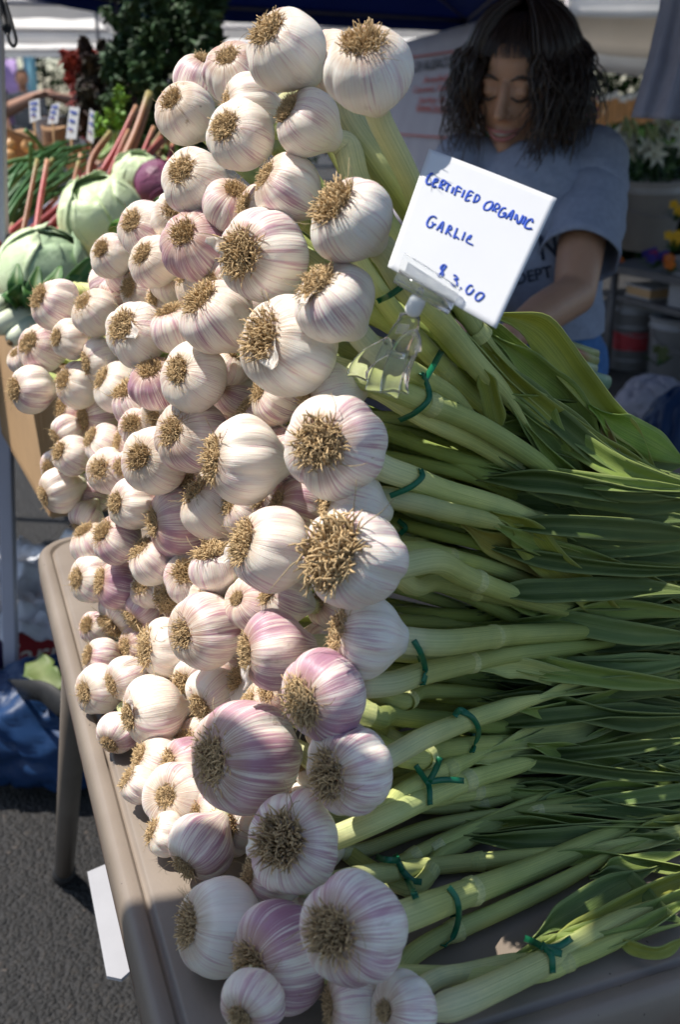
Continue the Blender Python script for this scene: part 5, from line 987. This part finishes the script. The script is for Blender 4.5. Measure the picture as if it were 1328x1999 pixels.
# ------------------------------------------------------------------ people far left
def figure(name, label, base, h, shirt, skin, hairm, pose, face, extra=None):
    e = thing(name, label, 'person', V((base.x, base.y, 0))); s = h / 1.7; B = V((base.x, base.y, 0)); f = face.normalized(); sd = V((f.y, -f.x, 0))
    J = lambda x, y, z: B + sd * (x * s) + f * (y * s) + V((0, 0, z * s))
    mb = MB(); chain(mb, [(J(0, 0, 1.42), .055 * s), (J(0, .01, 1.50), .055 * s)]); mb.ell(J(0, .02, 1.60), (.075 * s, .09 * s, .115 * s)); mb.ell(J(0, .05, 1.54), (.055 * s, .06 * s, .06 * s)); mb.ell(J(0, .115, 1.585), (.013 * s, .02 * s, .02 * s)); [mb.ell(J(x, .01, 1.59), (.014 * s, .02 * s, .03 * s)) for x in (-.078, .078)]
    mb.ell(J(0, 0, 1.15), (.15 * s, .10 * s, .28 * s)); mb.ell(J(0, 0, 1.36), (.18 * s, .08 * s, .07 * s))
    for x in (-.09, .09): chain(mb, [(J(x, 0, .92), .085 * s), (J(x, .02, .48), .06 * s), (J(x, 0, .08), .042 * s)]); mb.ell(J(x, .06, .04), (.045 * s, .12 * s, .04 * s))
    for arm in pose:
        pts = [(J(*p) if isinstance(p, tuple) else p) for p in arm]; chain(mb, [(pts[0], .052 * s), (pts[1], .042 * s), (pts[2], .030 * s)]); d = (pts[2] - pts[1]).normalized(); u_ = d.cross(V((0, 0, 1))).normalized(); pm = pts[2] + d * .05 * s; mb.ell(pm, (.035 * s, .045 * s, .022 * s), None, 10, 6)
        for k in range(4): q0 = pm + u_ * ((k - 1.5) * .018 * s) + d * .02 * s; chain(mb, [(q0, .010 * s), (q0 + d * (.045 - .006 * abs(k - 1.4)) * s, .009 * s), (q0 + d * .07 * s + V((0, 0, -.02 * s)), .007 * s)], 8)
        chain(mb, [(pts[2] + d * .02 * s + u_ * .025 * s, .011 * s), (pts[2] + d * .06 * s + u_ * .055 * s, .009 * s)], 8)
    part('body', remeshed(mb, .011, 3, 'body'), skin, e)
    mb = MB(); mb.ell(J(0, 0, 1.17), (.172 * s, .122 * s, .30 * s)); mb.ell(J(0, 0, 1.37), (.205 * s, .10 * s, .075 * s))
    for arm in pose:
        pts = [(J(*p) if isinstance(p, tuple) else p) for p in arm]; chain(mb, [(pts[0], .066 * s), (pts[0].lerp(pts[1], .75), .062 * s)])
    part('shirt', remeshed(mb, .014, 4, 'shirt'), shirt, e)
    mb = MB()
    for x in (-.09, .09): chain(mb, [(J(x, 0, .94), .105 * s), (J(x, .02, .48), .08 * s), (J(x, 0, .12), .065 * s)])
    part('trousers', remeshed(mb, .016, 4, 'trousers'), M['slate'], e)
    mb = MB(); mb.ell(J(0, -.005, 1.635), (.088 * s, .10 * s, .10 * s)); 
    for v in mb.v:
        if (v - J(0, 0, 1.63)).dot(f) > .03 * s and v.z < J(0, 0, 1.655).z: v -= f * .06 * s
    part('hair', mb, hairm, e)
    mb = MB(); [mb.ell(J(x, .103, 1.605), (.012 * s, .006 * s, .006 * s)) for x in (-.032, .032)]; mb.ell(J(0, .112, 1.545), (.024 * s, .006 * s, .005 * s)); part('facial_features', mb, M['hair'], e)
    return e
figure('person', 'far shopper in a grey shirt with short dark hair standing under the white tents', eave(46, 14, 0), 1.66, M['slate'], M['skin2'], M['hair'], [[(-.2, 0, 1.36), (-.26, .05, 1.08), (-.22, .2, .98)], [(.2, 0, 1.36), (.26, .05, 1.08), (.22, .2, .98)]], V((.2, -1, 0)))
pb = eave(-52, 6.0, 0); figure('person', 'shopper in a dark brown shirt reaching over the stall with a bare forearm', pb, 1.68, M['darkcloth'], M['skin2'], M['hair'], [[(.19, 0, 1.36), P(14, 215, 5.9), P(66, 190, 5.8)], [(-.2, 0, 1.36), (-.26, .08, 1.08), (-.22, .25, 1.0)]], V((1, .5, 0)))
pb = eave(285, 6.6, 0); figure('person', 'stallholder hidden by the kale stretching a bare arm across the bags', pb, 1.62, M['darkcloth'], M['skin2'], M['hair'], [[P(262, 170, 6.5), P(172, 205, 6.3), P(112, 190, 6.1)], [(.2, 0, 1.36), (.26, .08, 1.08), (.22, .25, 1.0)]], V((-1, -.4, 0)))
for nm, x0, x1, y0, y1, D, mt, lab, ct in (('lilac_banner', -40, 38, 122, 172, 15, 'purban', 'lilac banner hanging beside the far shopper', 'banner'), ('aqua_panel', 52, 74, 118, 172, 15.2, 'aqua', 'pale aqua display panel behind the far shopper', 'panel')):
    mb = MB(); a, b = eave(x0, D, 0), eave(x1, D, 0); zt = CAM.z + (193 - y0) / FPX * D; zb = CAM.z + (193 - y1) / FPX * D; mb.grid(lambda u, v: a.lerp(b, u) + V((0, .03 * math.sin(u * 9), lerp(zb - .5, zt, v))), 10, 2); solid(solo(nm, mb, M[mt], lab, ct), .004)
mb = MB(); mb.box(eave(90, 7.5, .58), (1.6, .7, .04)); tb = thing('stall_table', 'stall table with a white cloth behind the price tags', 'table', eave(90, 7.5, 0)); part('tabletop', mb, M['bench'], tb, False); mb = MB(); c_ = eave(90, 7.5, .60); mb.grid(lambda u, v: c_ + V((-.85 + 1.7 * u, -.38 + .76 * v, .012 + (-.3 * sstep(.0, .1, .1 - v) - .02 * math.sin(u * 30) * (v < .1)))), 30, 10); solid(part('tablecloth', mb, M['greycloth'], tb), .003)
for sx in (-.7, .7):
    for sy in (-.3, .3): mb = MB(); p = eave(90, 7.5, 0) + V((sx, sy, 0)); mb.tube([p, p + V((0, 0, .57))], .018, 8); part('leg', mb, M['steel'], tb)
# black cord hooks, top left
e = thing('bungee_cord', 'black bungee cord with an open wire hook hanging beside the canopy leg', 'cord', P(10, 90, 1.5))
mb = MB(); mb.tube(spline([P(-8, -600, 1.4), P(-4, -200, 1.45), P(2, 0, 1.5), P(12, 58, 1.5)], 20), .006, 8); part('cord', mb, M['black'], e)
mb = MB(); mb.tube(spline([P(-4, -10, 1.5), P(4, 40, 1.5), P(14, 66, 1.5), P(18, 40, 1.5), P(8, 0, 1.5), P(6, -40, 1.5)], 24), .003, 8); part('upper_hook', mb, M['black'], e)
mb = MB(); mb.tube(spline([P(14, 66, 1.495), P(18, 82, 1.495), P(26, 90, 1.495), P(31, 80, 1.495), P(26, 58, 1.495), P(18, 30, 1.495), P(8, 0, 1.495)], 24), .0025, 8); part('lower_hook', mb, M['black'], e)

# ------------------------------------------------------------------ right: flower stall
ft = thing('flower_table', 'low dark plank table carrying the flower buckets', 'table', onz(1260, 700, 0)); TZ = .55; a = onz(1168, 512, TZ); b = onz(1420, 560, TZ); dd = (b - a).normalized(); pp = V((-dd.y, dd.x, 0))
for k in range(4): mb = MB(); o_ = a + pp * (.19 * k); mb.prism([o_, o_ + dd * 1.5, o_ + dd * 1.5 + pp * .182, o_ + pp * .182], V((0, 0, -.035))); part('plank', mb, M['bench'], ft, False)
for q in (a + dd * .08 + pp * .05, a + dd * 1.4 + pp * .05, a + dd * .08 + pp * .68, a + dd * 1.4 + pp * .68): mb = MB(); mb.tube([V((q.x, q.y, TZ - .035)), V((q.x, q.y, 0))], .02, 8); part('leg', mb, M['bench'], ft)
bn = thing('low_bench', 'low dark bench holding a book and a grey box', 'bench', onz(1240, 720, 0)); BZ = .40; a2 = onz(1172, 566, BZ); b2 = onz(1400, 626, BZ); d2 = (b2 - a2).normalized(); p2 = V((-d2.y, d2.x, 0))
for k in range(2): mb = MB(); o_ = a2 + p2 * (.16 * k); mb.prism([o_, o_ + d2 * 1.1, o_ + d2 * 1.1 + p2 * .152, o_ + p2 * .152], V((0, 0, -.03))); bevel(part('plank', mb, M['bench'], bn, False), .004)
for q in (a2 + d2 * .04 + p2 * .04, a2 + d2 * 1.0 + p2 * .04, a2 + d2 * .04 + p2 * .28, a2 + d2 * 1.0 + p2 * .28): mb = MB(); mb.tube([V((q.x, q.y, BZ - .03)), V((q.x, q.y, 0))], .018, 8); part('leg', mb, M['bench'], bn)
bk = onz(1226, 575, BZ); e = thing('book', 'closed white covered book lying on the low bench', 'book', bk); Mk = Matrix((d2, p2, V((0, 0, 1)))).transposed(); mb = MB(); mb.box(bk + d2 * .09 + p2 * .10 + V((0, 0, .029)), (.185, .215, .042), Mk); part('pages', mb, M['kraft'], e, False)
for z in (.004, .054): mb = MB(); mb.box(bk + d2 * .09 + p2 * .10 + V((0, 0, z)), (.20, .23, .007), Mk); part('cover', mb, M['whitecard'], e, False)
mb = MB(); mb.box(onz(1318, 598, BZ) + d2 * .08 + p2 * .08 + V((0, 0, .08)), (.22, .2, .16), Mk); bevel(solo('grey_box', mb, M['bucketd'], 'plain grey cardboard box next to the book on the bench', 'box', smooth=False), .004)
def bucket(base, r0, r1, h, label, mat, group='flower buckets', emblem=False):
    e = thing('bucket', label, 'bucket', base, group); mb = MB(); mb.lathe([(0, .01), (0, r0), (h * .82, lerp(r0, r1, .82)), (h * .825, r1 * 1.03), (h * .86, r1 * 1.03), (h * .865, lerp(r0, r1, .86)), (h * .97, r1), (h * .975, r1 * 1.05), (h, r1 * 1.05), (h, r1 * .97), (h * .3, r0 * .95), (.02, r0 * .9), (.02, .001)], base, 36); part('shell', mb, mat, e)
    mb = MB(); mb.tube(spline([base + V((-r1, 0, h * .84)), base + V((-r1 * .9, -r1 * .6, h * .62)), base + V((0, -r1 * 1.12, h * .52)), base + V((r1 * .9, -r1 * .6, h * .62)), base + V((r1, 0, h * .84))], 20), .003, 6); part('handle', mb, M['steel'], e)
    if emblem:
        for (z0, z1, w_, mt) in ((.62, .66, .8, 'bucketd'), (.30, .56, .75, 'redbox'), (.14, .17, .6, 'bucketd')):
            mb = MB(); mb.grid(lambda u, v: base + V((math.sin((u - .5) * 2 * w_ - .3) * (lerp(r0, r1, lerp(z0, z1, v)) + .002), -math.cos((u - .5) * 2 * w_ - .3) * (lerp(r0, r1, lerp(z0, z1, v)) + .002), h * lerp(z0, z1, v))), 10, 2); part('label_print', mb, M[mt], e)
        mb = MB(); cc_ = lambda u, z: base + V((math.sin(u - .3) * (lerp(r0, r1, z) + .004), -math.cos(u - .3) * (lerp(r0, r1, z) + .004), h * z)); ix = [mb.add(cc_(*q)) for q in ((-.55, .43), (0, .31), (.55, .43), (0, .55))]; mb.f.append(tuple(ix)); part('label_diamond', mb, M['bucketd'], e, False)
    return e
lb_ = onz(1275, 492, TZ) + V((0, .12, 0)); bucket(lb_, .135, .165, .36, 'large white bucket filled with white lilies', M['bucket'])
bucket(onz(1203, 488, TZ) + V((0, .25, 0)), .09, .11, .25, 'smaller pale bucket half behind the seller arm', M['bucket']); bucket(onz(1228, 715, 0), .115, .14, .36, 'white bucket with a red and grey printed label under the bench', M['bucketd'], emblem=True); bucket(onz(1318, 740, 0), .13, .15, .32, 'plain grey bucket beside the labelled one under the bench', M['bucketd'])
def flower_stem(name, label, cat, base, tip, kind, rr, group, leaves=6):
    e = thing(name, label, cat, base, group); mid = base.lerp(tip, .5) + V((rr.uniform(-.03, .03), rr.uniform(-.03, .03), 0)); sp_ = spline([base, mid, tip], 8); mb = MB(); mb.tube(sp_, .004, 6, (0.04, 0.10, 0.025)); part('stem', mb, M['veg'], e)
    for k in range(leaves):
        p = sp_[2 + k % 6]; d = V((rr.uniform(-1, 1), rr.uniform(-1, .6), rr.uniform(.1, .8))).normalized(); L_ = rr.uniform(.07, .13); mb = MB(); g = rr.uniform(.6, 1.5); mb.ribbon([p, p + d * L_ * .4 + V((0, 0, .01)), p + d * L_ * .8, p + d * L_ + V((0, 0, -.02))], lambda t: .028 * math.sin(math.pi * (.1 + .85 * t)), V((0, 0, 1)), .3, 3, (0.03 * g, 0.085 * g, 0.02 * g)); part('leaf', mb, M['leafv'], e)
    if kind == 'lily':
        for h_ in range(rr.choice([1, 2, 2])):
            ax = V((rr.uniform(-.8, .8), rr.uniform(-1, .2), rr.uniform(-.1, .7))).normalized(); c = tip + V((rr.uniform(-.05, .05), rr.uniform(-.05, .05), rr.uniform(-.06, .03))); Q = ax.to_track_quat('Z', 'Y').to_matrix(); mb = MB()
            for k in range(6):
                t_ = k * math.pi / 3; o1 = Q @ V((math.cos(t_), math.sin(t_), 0)); mb.ribbon([c, c + ax * .035 + o1 * .012, c + ax * .06 + o1 * .045, c + ax * .055 + o1 * .085], lambda t: .034 * math.sin(math.pi * (.08 + .9 * t)), ax, .3, 3, (0.78, 0.76, 0.62))
            part('blossom', mb, M['petal'], e)
        for h_ in range(2):
            c = tip + V((rr.uniform(-.07, .07), rr.uniform(-.06, .04), rr.uniform(.0, .07))); ax = V((rr.uniform(-.6, .6), 0, 1)).normalized(); mb = MB(); mb.tube([c, c + ax * .03, c + ax * .06, c + ax * .085], [.006, .013, .012, .002], 8, (0.42, 0.46, 0.20)); part('bud', mb, M['petal'], e)
    elif kind == 'fox':
        for k in range(22):
            f_ = .45 + .55 * k / 22; p = base.lerp(tip, f_); t_ = k * 2.4; o1 = V((math.cos(t_), math.sin(t_), -.5)).normalized(); s_ = lerp(1, .4, k / 22); mb = MB(); mb.tube([p, p + o1 * .03 * s_, p + o1 * .055 * s_], [.006 * s_, .014 * s_, .02 * s_], 8, (0.42, 0.06, 0.34)); part('bell', mb, M['petal'], e)
    return e
rr = random.Random(77)
for k in range(13):
    bx = lb_ + V((rr.uniform(-.09, .09), rr.uniform(-.08, .08), .10)); tx = P(rr.uniform(1195, 1380), rr.uniform(238, 300), pix(lb_)[2] + rr.uniform(-.15, .15)); flower_stem('lily', 'white lily stem with open blossoms and pale buds in the large bucket', 'lily', bx, tx, 'lily', rr, 'white lilies in the large bucket', 9)
for k, x in enumerate((1150, 1164)): flower_stem('foxglove', ['magenta foxglove spike close to the seller hair', 'taller magenta foxglove spike in front of the picket fence'][k], 'foxglove', onz(x, 500, TZ) + V((0, .3, .05)), P(x, (200, 182)[k], 5.9), 'fox', rr, 'foxgloves by the fence', 5)
def clump(x, y, D, cols, n, label, spread=22, name='flower_clump'):
    c = P(x, y, D); e = thing(name, label, 'flowers', c + V((0, 0, -.06)), 'small flower plants on the flower table'); mb = MB()
    for k in range(14):
        d = V((rr.uniform(-1, 1), rr.uniform(-1, 1), rr.uniform(.2, 1))).normalized(); p = c + V((0, 0, -.06)); mb.ribbon([p, p + d * .05, p + d * .09 + V((0, 0, -.01))], lambda t: .02 * math.sin(math.pi * (.15 + .8 * t)), V((0, 0, 1)), .3, 3, (0.04, 0.10, 0.02))
    part('foliage', mb, M['leafv'], e)
    for k in range(n):
        p = P(x + rr.uniform(-spread, spread), y + rr.uniform(-9, 6), D + rr.uniform(-.04, .04)); ax = V((rr.uniform(-.6, .6), -1, rr.uniform(.2, .9))).normalized(); Q = ax.to_track_quat('Z', 'Y').to_matrix(); mb = MB(); cl = rr.choice(cols)
        for j in range(5): t_ = j * 1.2566; o1 = Q @ V((math.cos(t_), math.sin(t_), 0)); mb.ribbon([p, p + o1 * .014 + ax * .004, p + o1 * .026], lambda t: .024 * math.sin(math.pi * (.2 + .7 * t)), ax, .2, 3, cl)
        part('blossom', mb, M['petal'], e)
PU, OR, YE, MG = (0.05, 0.03, 0.20), (0.62, 0.16, 0.02), (0.75, 0.42, 0.02), (0.30, 0.02, 0.08)
clump(1278, 500, 5.0, [PU, PU, MG], 9, 'dark purple pansies at the front of the flower table'); clump(1318, 512, 4.95, [OR, OR], 6, 'orange flowers beside the purple pansies', 14); clump(1318, 468, 5.1, [YE], 5, 'yellow flowers in front of the lily bucket', 12); clump(1322, 408, 5.2, [YE, YE], 3, 'yellow blooms high beside the lily bucket rim', 8); clump(1195, 512, 5.3, [OR, MG], 8, 'dull red flowers behind the seller elbow', 16); clump(1330, 245, 6.2, [OR, YE], 6, 'orange blooms behind the white lilies', 12); clump(1288, 690, 4.9, [(0.10, 0.12, 0.04)], 3, 'weedy green plant beside the labelled bucket', 10)
c = P(1278, 800, 4.35); slump(V((c.x, c.y, .12)), V((.19, .14, .15)), 8, .16, 'grey_sack', M['greycloth'], 'grey cloth sack slumped on the ground below the bench', 'sack', .003)
c = P(1345, 855, 2.6); mb = MB(); slump(V((c.x, c.y, c.z - .06)), V((.14, .12, .20)), 12, .10, 'blue_cushion', M['blue'], 'dark blue padded bag standing behind the garlic leaves', 'bag'); st_ = thing('stool', 'dark stool carrying the dark blue padded bag', 'stool', V((c.x, c.y, 0))); mb = MB(); zs = c.z - .25; mb.lathe([(zs - .03, .01), (zs - .03, .15), (zs, .15), (zs, .01)], V((c.x, c.y, 0)), 20); part('seat', mb, M['bench'], st_)
for k in range(3): a_ = k * 2.094; mb = MB(); mb.tube([V((c.x + .1 * math.cos(a_), c.y + .1 * math.sin(a_), zs - .03)), V((c.x + .16 * math.cos(a_), c.y + .16 * math.sin(a_), 0))], .013, 8); part('leg', mb, M['bench'], st_)
# stalk ends sticking out behind the garlic leaves
for i, (x0, y0, x1, y1, w_, ca, cb, lab, nm) in enumerate(((1040, 665, 1165, 693, 17, (0.20, 0.24, 0.09), (0.26, 0.30, 0.12), 'green chard stalk end pointing away behind the garlic leaves', 'chard_stalk'), (1050, 672, 1164, 706, 18, (0.32, 0.06, 0.05), (0.26, 0.30, 0.12), 'red chard stalk end pointing away behind the garlic leaves', 'chard_stalk'), (1050, 700, 1160, 722, 20, (0.16, 0.24, 0.14), (0.36, 0.42, 0.26), 'pale leek end below the chard stalks', 'leek'), (1080, 730, 1184, 748, 26, (0.08, 0.16, 0.10), (0.16, 0.28, 0.18), 'blue green leek top jutting out lowest behind the garlic leaves', 'leek'))):
    a_, b_ = P(x0, y0, 1.28), P(x1, y1, 1.36); mb = MB(); mb.tube(spline([a_, (a_ + b_) / 2 + V((0, 0, .004)), b_], 8), lambda t: w_ / 2 * 1.32 / FPX * (1 + .25 * t), 12, lambda t, an: mixc(ca, cb, sstep(.55, .95, t)), flat=.8); solo(nm, mb, M['veg'], lab, nm.split('_')[-1] if nm == 'leek' else 'chard', a_)
# hanging grey cloth, top right
mb = MB()
def cloth(u, v):
    xl = interp(v, [0, .62, .80, 1], [1330, 1288, 1266, 1234]); yv = lerp(-330, 229 + 20 * u, v); x = lerp(xl, 1560, u); fold = math.sin(u * 17 + v * 1.2) * .028 + .016 * math.sin(u * 39 + v * 3)
    return P(x, yv, 1.95 + fold * (0.3 + .7 * v) - .03 * u + .012 * noise.noise(V((u * 5, v * 4, 1))))
mb.grid(cloth, 70, 40); solid(solo('hanging_shirt', mb, M['greycloth'], 'grey cotton cloth with a stitched hem hanging from the canopy frame', 'cloth', P(1400, 236, 1.95)), .003)
# ------------------------------------------------------------------ the seller
WD = 2.15
wm = thing('person', 'woman with long dark hair in a blue grey T-shirt smiling down at the stall', 'person', V((P(1080, 670, 2.3).x, P(1080, 670, 2.3).y, 0)))
hc = P(1012, 168, WD)                                             # head centre
fwd = V((-.46, -.84, -.22)).normalized(); hup = V((-.06, -.24, .96)); hup = (hup - fwd * hup.dot(fwd)).normalized(); hrt = fwd.cross(hup).normalized()     # face forward, up, the sitter's right
HM = Matrix((hrt, fwd, hup)).transposed()
S_ = 1.06
def H(x, y, z): return hc + HM @ (V((x, y, z)) * S_)
mb = MB()
mb.ell(H(0, -.015, .035), (.074, .092, .088), HM, 24, 16); mb.ell(H(0, .022, -.03), (.060, .062, .078), HM, 24, 16); mb.ell(H(0, .040, -.078), (.036, .036, .034), HM, 18, 12); mb.ell(H(0, .066, -.098), (.018, .016, .016), HM, 14, 10)
for s in (-1, 1):
    mb.ell(H(s * .036, .050, -.028), (.024, .020, .022), HM, 14, 10); mb.ell(H(s * .032, .062, .022), (.020, .013, .008), HM, 12, 8); mb.ell(H(s * .033, .066, .004), (.015, .012, .011), HM, 14, 10); mb.ell(H(s * .011, .082, -.036), (.009, .010, .008), HM, 10, 8); mb.ell(H(s * .075, -.01, -.005), (.010, .020, .028), HM, 10, 8); mb.ell(H(s * .045, .01, -.06), (.022, .035, .03), HM, 12, 8)
chain(mb, [(H(0, .074, .014), .010), (H(0, .088, -.012), .010), (H(0, .098, -.032), .0125)], 12); mb.ell(H(0, .074, -.066), (.024, .010, .007), HM, 12, 8); mb.ell(H(0, .072, -.078), (.021, .010, .007), HM, 12, 8)
nk = P(1040, 300, 2.20); chain(mb, [(H(0, -.02, -.05), .056), (nk, .056)], 16)
shL, shR = P(1158, 318, 2.20), P(905, 330, 2.26); chest = P(1040, 420, 2.22); waist = P(1062, 640, 2.32)
chain(mb, [(nk, .06), (chest, .10), (waist, .095)], 16); chain(mb, [(shR, .06), (nk + V((0, .02, -.03)), .07), (shL, .06)], 16)
elb, wri = P(1122, 575, 2.06), P(1000, 655, 1.86); chain(mb, [(shL, .055), (P(1140, 450, 2.12), .050), (elb, .042), (P(1062, 612, 1.96), .040), (wri, .027)], 16)
elR, wrR = P(880, 560, 2.1), P(930, 690, 1.84); chain(mb, [(shR, .055), (elR, .042), (wrR, .027)], 16)
for w0, pr in ((wri, P(1062, 612, 1.96)), (wrR, elR)):
    d = (w0 - pr).normalized(); u_ = d.cross(V((0, 0, 1))).normalized(); pm = w0 + d * .05; mb.ell(pm, (.04, .04, .022), None, 12, 8)
    for k in range(4): q0 = pm + u_ * ((k - 1.5) * .019) + d * .02; L_ = (.07, .08, .075, .06)[k]; chain(mb, [(q0, .0095), (q0 + d * L_ * .5, .009), (q0 + d * L_ * .85 + V((0, 0, -.02)), .0075)], 8)
    chain(mb, [(w0 + d * .02 + u_ * .028, .011), (w0 + d * .05 + u_ * .055, .010), (w0 + d * .075 + u_ * .058, .008)], 8)
hip = P(1066, 690, 2.34)
for s in (-1, 1): kx = V((hip.x + s * .045, hip.y, hip.z)); chain(mb, [(kx, .07), (V((kx.x, kx.y + .02, .46)), .055), (V((kx.x, kx.y, .09)), .042)], 14); mb.ell(V((kx.x, kx.y - .06, .045)), (.045, .12, .042))
body = part('body', remeshed(mb, .0055, 2, 'body'), M['skin'], wm)
# face details
def arc(pts, rad, mat, nm, flat=.5): m_ = MB(); m_.tube(spline([H(*p) for p in pts], 12), lambda t: rad * math.sin(math.pi * (.12 + .76 * t)), 8, flat=flat); part(nm, m_, mat, body)
for s in (-1, 1):
    arc([(s * .012, .0765, .026), (s * .032, .0775, .034), (s * .054, .066, .026)], .0036, M['hair'], 'eyebrow'); arc([(s * .014, .0785, -.002), (s * .032, .082, -.008), (s * .052, .072, -.001)], .0028, M['hair'], 'eyelash')
arc([(-.022, .081, -.0635), (-.012, .0855, -.0675), (0, .0872, -.069), (.012, .0855, -.0675), (.022, .081, -.0635)], .0026, M['teeth'], 'teeth')
arc([(-.034, .074, -.059), (-.014, .0855, -.064), (0, .0875, -.0635), (.014, .0855, -.064), (.034, .074, -.059)], .0036, M['lip'], 'upper_lip'); arc([(-.030, .075, -.066), (-.014, .0845, -.0765), (0, .086, -.079), (.014, .0845, -.0765), (.030, .075, -.066)], .0048, M['lip'], 'lower_lip')
# hair: cap plus strands falling to the shoulders
mb = MB(); rh = random.Random(5); mb.ell(H(0, -.028, .040), (.090, .100, .094), HM, 26, 16)
def strand(phi, z0, L_, out, wob, rad, bang=False):
    pts = []; nseg = 9
    for i in range(nseg + 1):
        t = i / nseg
        if bang:
            el = lerp(.25, 1.28, t); x, y, z = .096 * math.sin(el) * math.sin(phi), -.02 + .108 * math.sin(el) * math.cos(phi), .040 + .094 * math.cos(el); pts.append(H(x, y, z) + V((wob * math.sin(t * 4) * .3, 0, 0))); continue
        if t < .4:
            el = lerp(.12, 1.52, t / .4); rr_ = 1.04 + out * .5; x, y, z = .094 * rr_ * math.sin(el) * math.sin(phi), -.028 + .104 * rr_ * math.sin(el) * math.cos(phi), .040 + .100 * rr_ * math.cos(el); last = H(x, y, z); pts.append(last)
        else:
            f = (t - .4) / .6; o_ = (last - hc); o_.z = 0; o_.normalize(); pts.append(last + V((0, 0, -L_ * f)) + o_ * (out * .10 * math.sin(f * 2.6)) + V((math.sin(f * 7 + wob * 90) * .012 + wob * f, math.cos(f * 6 + wob * 50) * .010, 0)))
    mb.tube(spline(pts, 13), lambda t: rad * (1 - .75 * t ** 2), 4, caps=False)
for i in range(900):
    phi = rh.uniform(.62, 2 * math.pi - .62); strand(phi, 0, rh.uniform(.10, .24), rh.uniform(.0, .34), rh.uniform(-.04, .04), rh.uniform(.0014, .0032))
for i in range(110): strand(rh.uniform(-.85, .85), 0, 0, 0, rh.uniform(-.012, .012), rh.uniform(.0010, .0022), True)
for i in range(40): strand(rh.uniform(.55, .9) * rh.choice([-1, 1]), 0, rh.uniform(.10, .17), rh.uniform(.0, .15), rh.uniform(-.02, .02), rh.uniform(.0014, .003))
part('hair', mb, M['hair'], wm)
# T-shirt, jeans
mb = MB(); chain(mb, [(nk + V((0, .03, -.075)), .085), (chest + V((0, 0, .03)), .125), (P(1050, 520, 2.26), .130), (P(1064, 655, 2.32), .128)], 22); chain(mb, [(shR + V((0, 0, -.005)), .072), (nk + V((-.06, .03, -.055)), .080), (nk + V((.06, .03, -.055)), .080), (shL + V((0, 0, -.005)), .074)], 20)
mb.ell(P(1000, 440, 2.17), (.07, .07, .065)); mb.ell(P(1090, 440, 2.16), (.07, .07, .065))
chain(mb, [(shL, .074), (shL.lerp(P(1152, 400, 2.15), .5), .072)], 20); chain(mb, [(shR, .072), (shR.lerp(elR, .7), .070)], 20)
sh = remeshed(mb, .007, 6, 'shirt')
for i, v in enumerate(sh.v):
    n = noise.noise(V((v.x * 9, v.y * 9, v.z * 26 + v.x * 18))) * .006 + noise.noise(v * 30) * .002; d = (v - V((chest.x, chest.y, v.z))); sh.v[i] = v + (d.normalized() if d.length > .01 else V((0, 0, 0))) * n
hem = P(1070, 664, 2.2).z
bm = bmesh.new(); tmp = sh.mesh('cut'); bm.from_mesh(tmp); bmesh.ops.bisect_plane(bm, geom=bm.verts[:] + bm.edges[:] + bm.faces[:], plane_co=(0, 0, hem), plane_no=(0, 0, -1), clear_outer=True)
bm.verts.ensure_lookup_table(); sh.v = [v.co.copy() for v in bm.verts]; sh.f = [tuple(v.index for v in f.verts) for f in bm.faces]; sh.st = [tuple(v) for v in sh.v]; sh.col = [(1, 1, 1)] * len(sh.v); bm.free(); bpy.data.meshes.remove(tmp)
shirt = part('shirt', sh, M['shirt'], wm); solid(shirt, .004, 1)
sp_ = spline([shL + V((0, 0, .004)), P(1156, 385, 2.165), P(1144, 440, 2.13), P(1132, 502, 2.10)], 16); mb = MB(); mb.tube(sp_, lambda t: lerp(.070, .084, t) * (1 + .02 * math.sin(t * 21)), 26, caps=False, flat=.92)
for i, v in enumerate(mb.v): mb.v[i] = v + (v - sp_[i // 26]).normalized() * (.006 * noise.noise(V((v.x * 20, v.y * 8, v.z * 34))))
solid(part('sleeve', mb, M['shirt'], shirt), .004, 0)
mb = MB(); chain(mb, [(P(1062, 655, 2.32), .119), (hip, .118)], 18)
for s in (-1, 1): kx = V((hip.x + s * .045, hip.y, hip.z - .02)); chain(mb, [(kx, .098), (V((kx.x, kx.y + .02, .46)), .082), (V((kx.x, kx.y, .10)), .07)], 16)
part('jeans', remeshed(mb, .010, 4, 'jeans'), M['jeans'], wm)
# printed letters on the shirt front
PRINT = True
def shirt_text(body_, x0, y0, x1, y1, D, hpx):
    o = P(x0, y0, D); q = P(x1, y1, D - .01); ux = (q - o); wd = ux.length; ux.normalize(); n = (CAM - o).normalized(); uy = n.cross(ux).normalized(); t = text_mb(body_, 1.0, V((0, 0, 0)), V((1, 0, 0)), V((0, 1, 0)), .001, bold=.02); mx = max(v.x for v in t.v); my = max(v.y for v in t.v)
    for i, v in enumerate(t.v): t.v[i] = o + ux * (v.x / mx * wd) + uy * (v.y / my * hpx * D / FPX) + n * v.z * .5
    return t
from mathutils.bvhtree import BVHTree
bvh = BVHTree.FromPolygons(sh.v, sh.f)
for tb_, x0, y0, x1, y1, hp in (('DEPT', 1008, 556, 1080, 540, 22), ('N', 1056, 508, 1092, 500, 48)):
    t = shirt_text(tb_, x0, y0, x1, y1, 2.0, hp)
    for i, v in enumerate(t.v):
        d = (v - CAM).normalized(); hit = bvh.ray_cast(CAM + d * 1.2, d)
        if hit[0] is not None: t.v[i] = hit[0] - d * .0065
    part('shirt_print', t, M['print'], shirt, False)
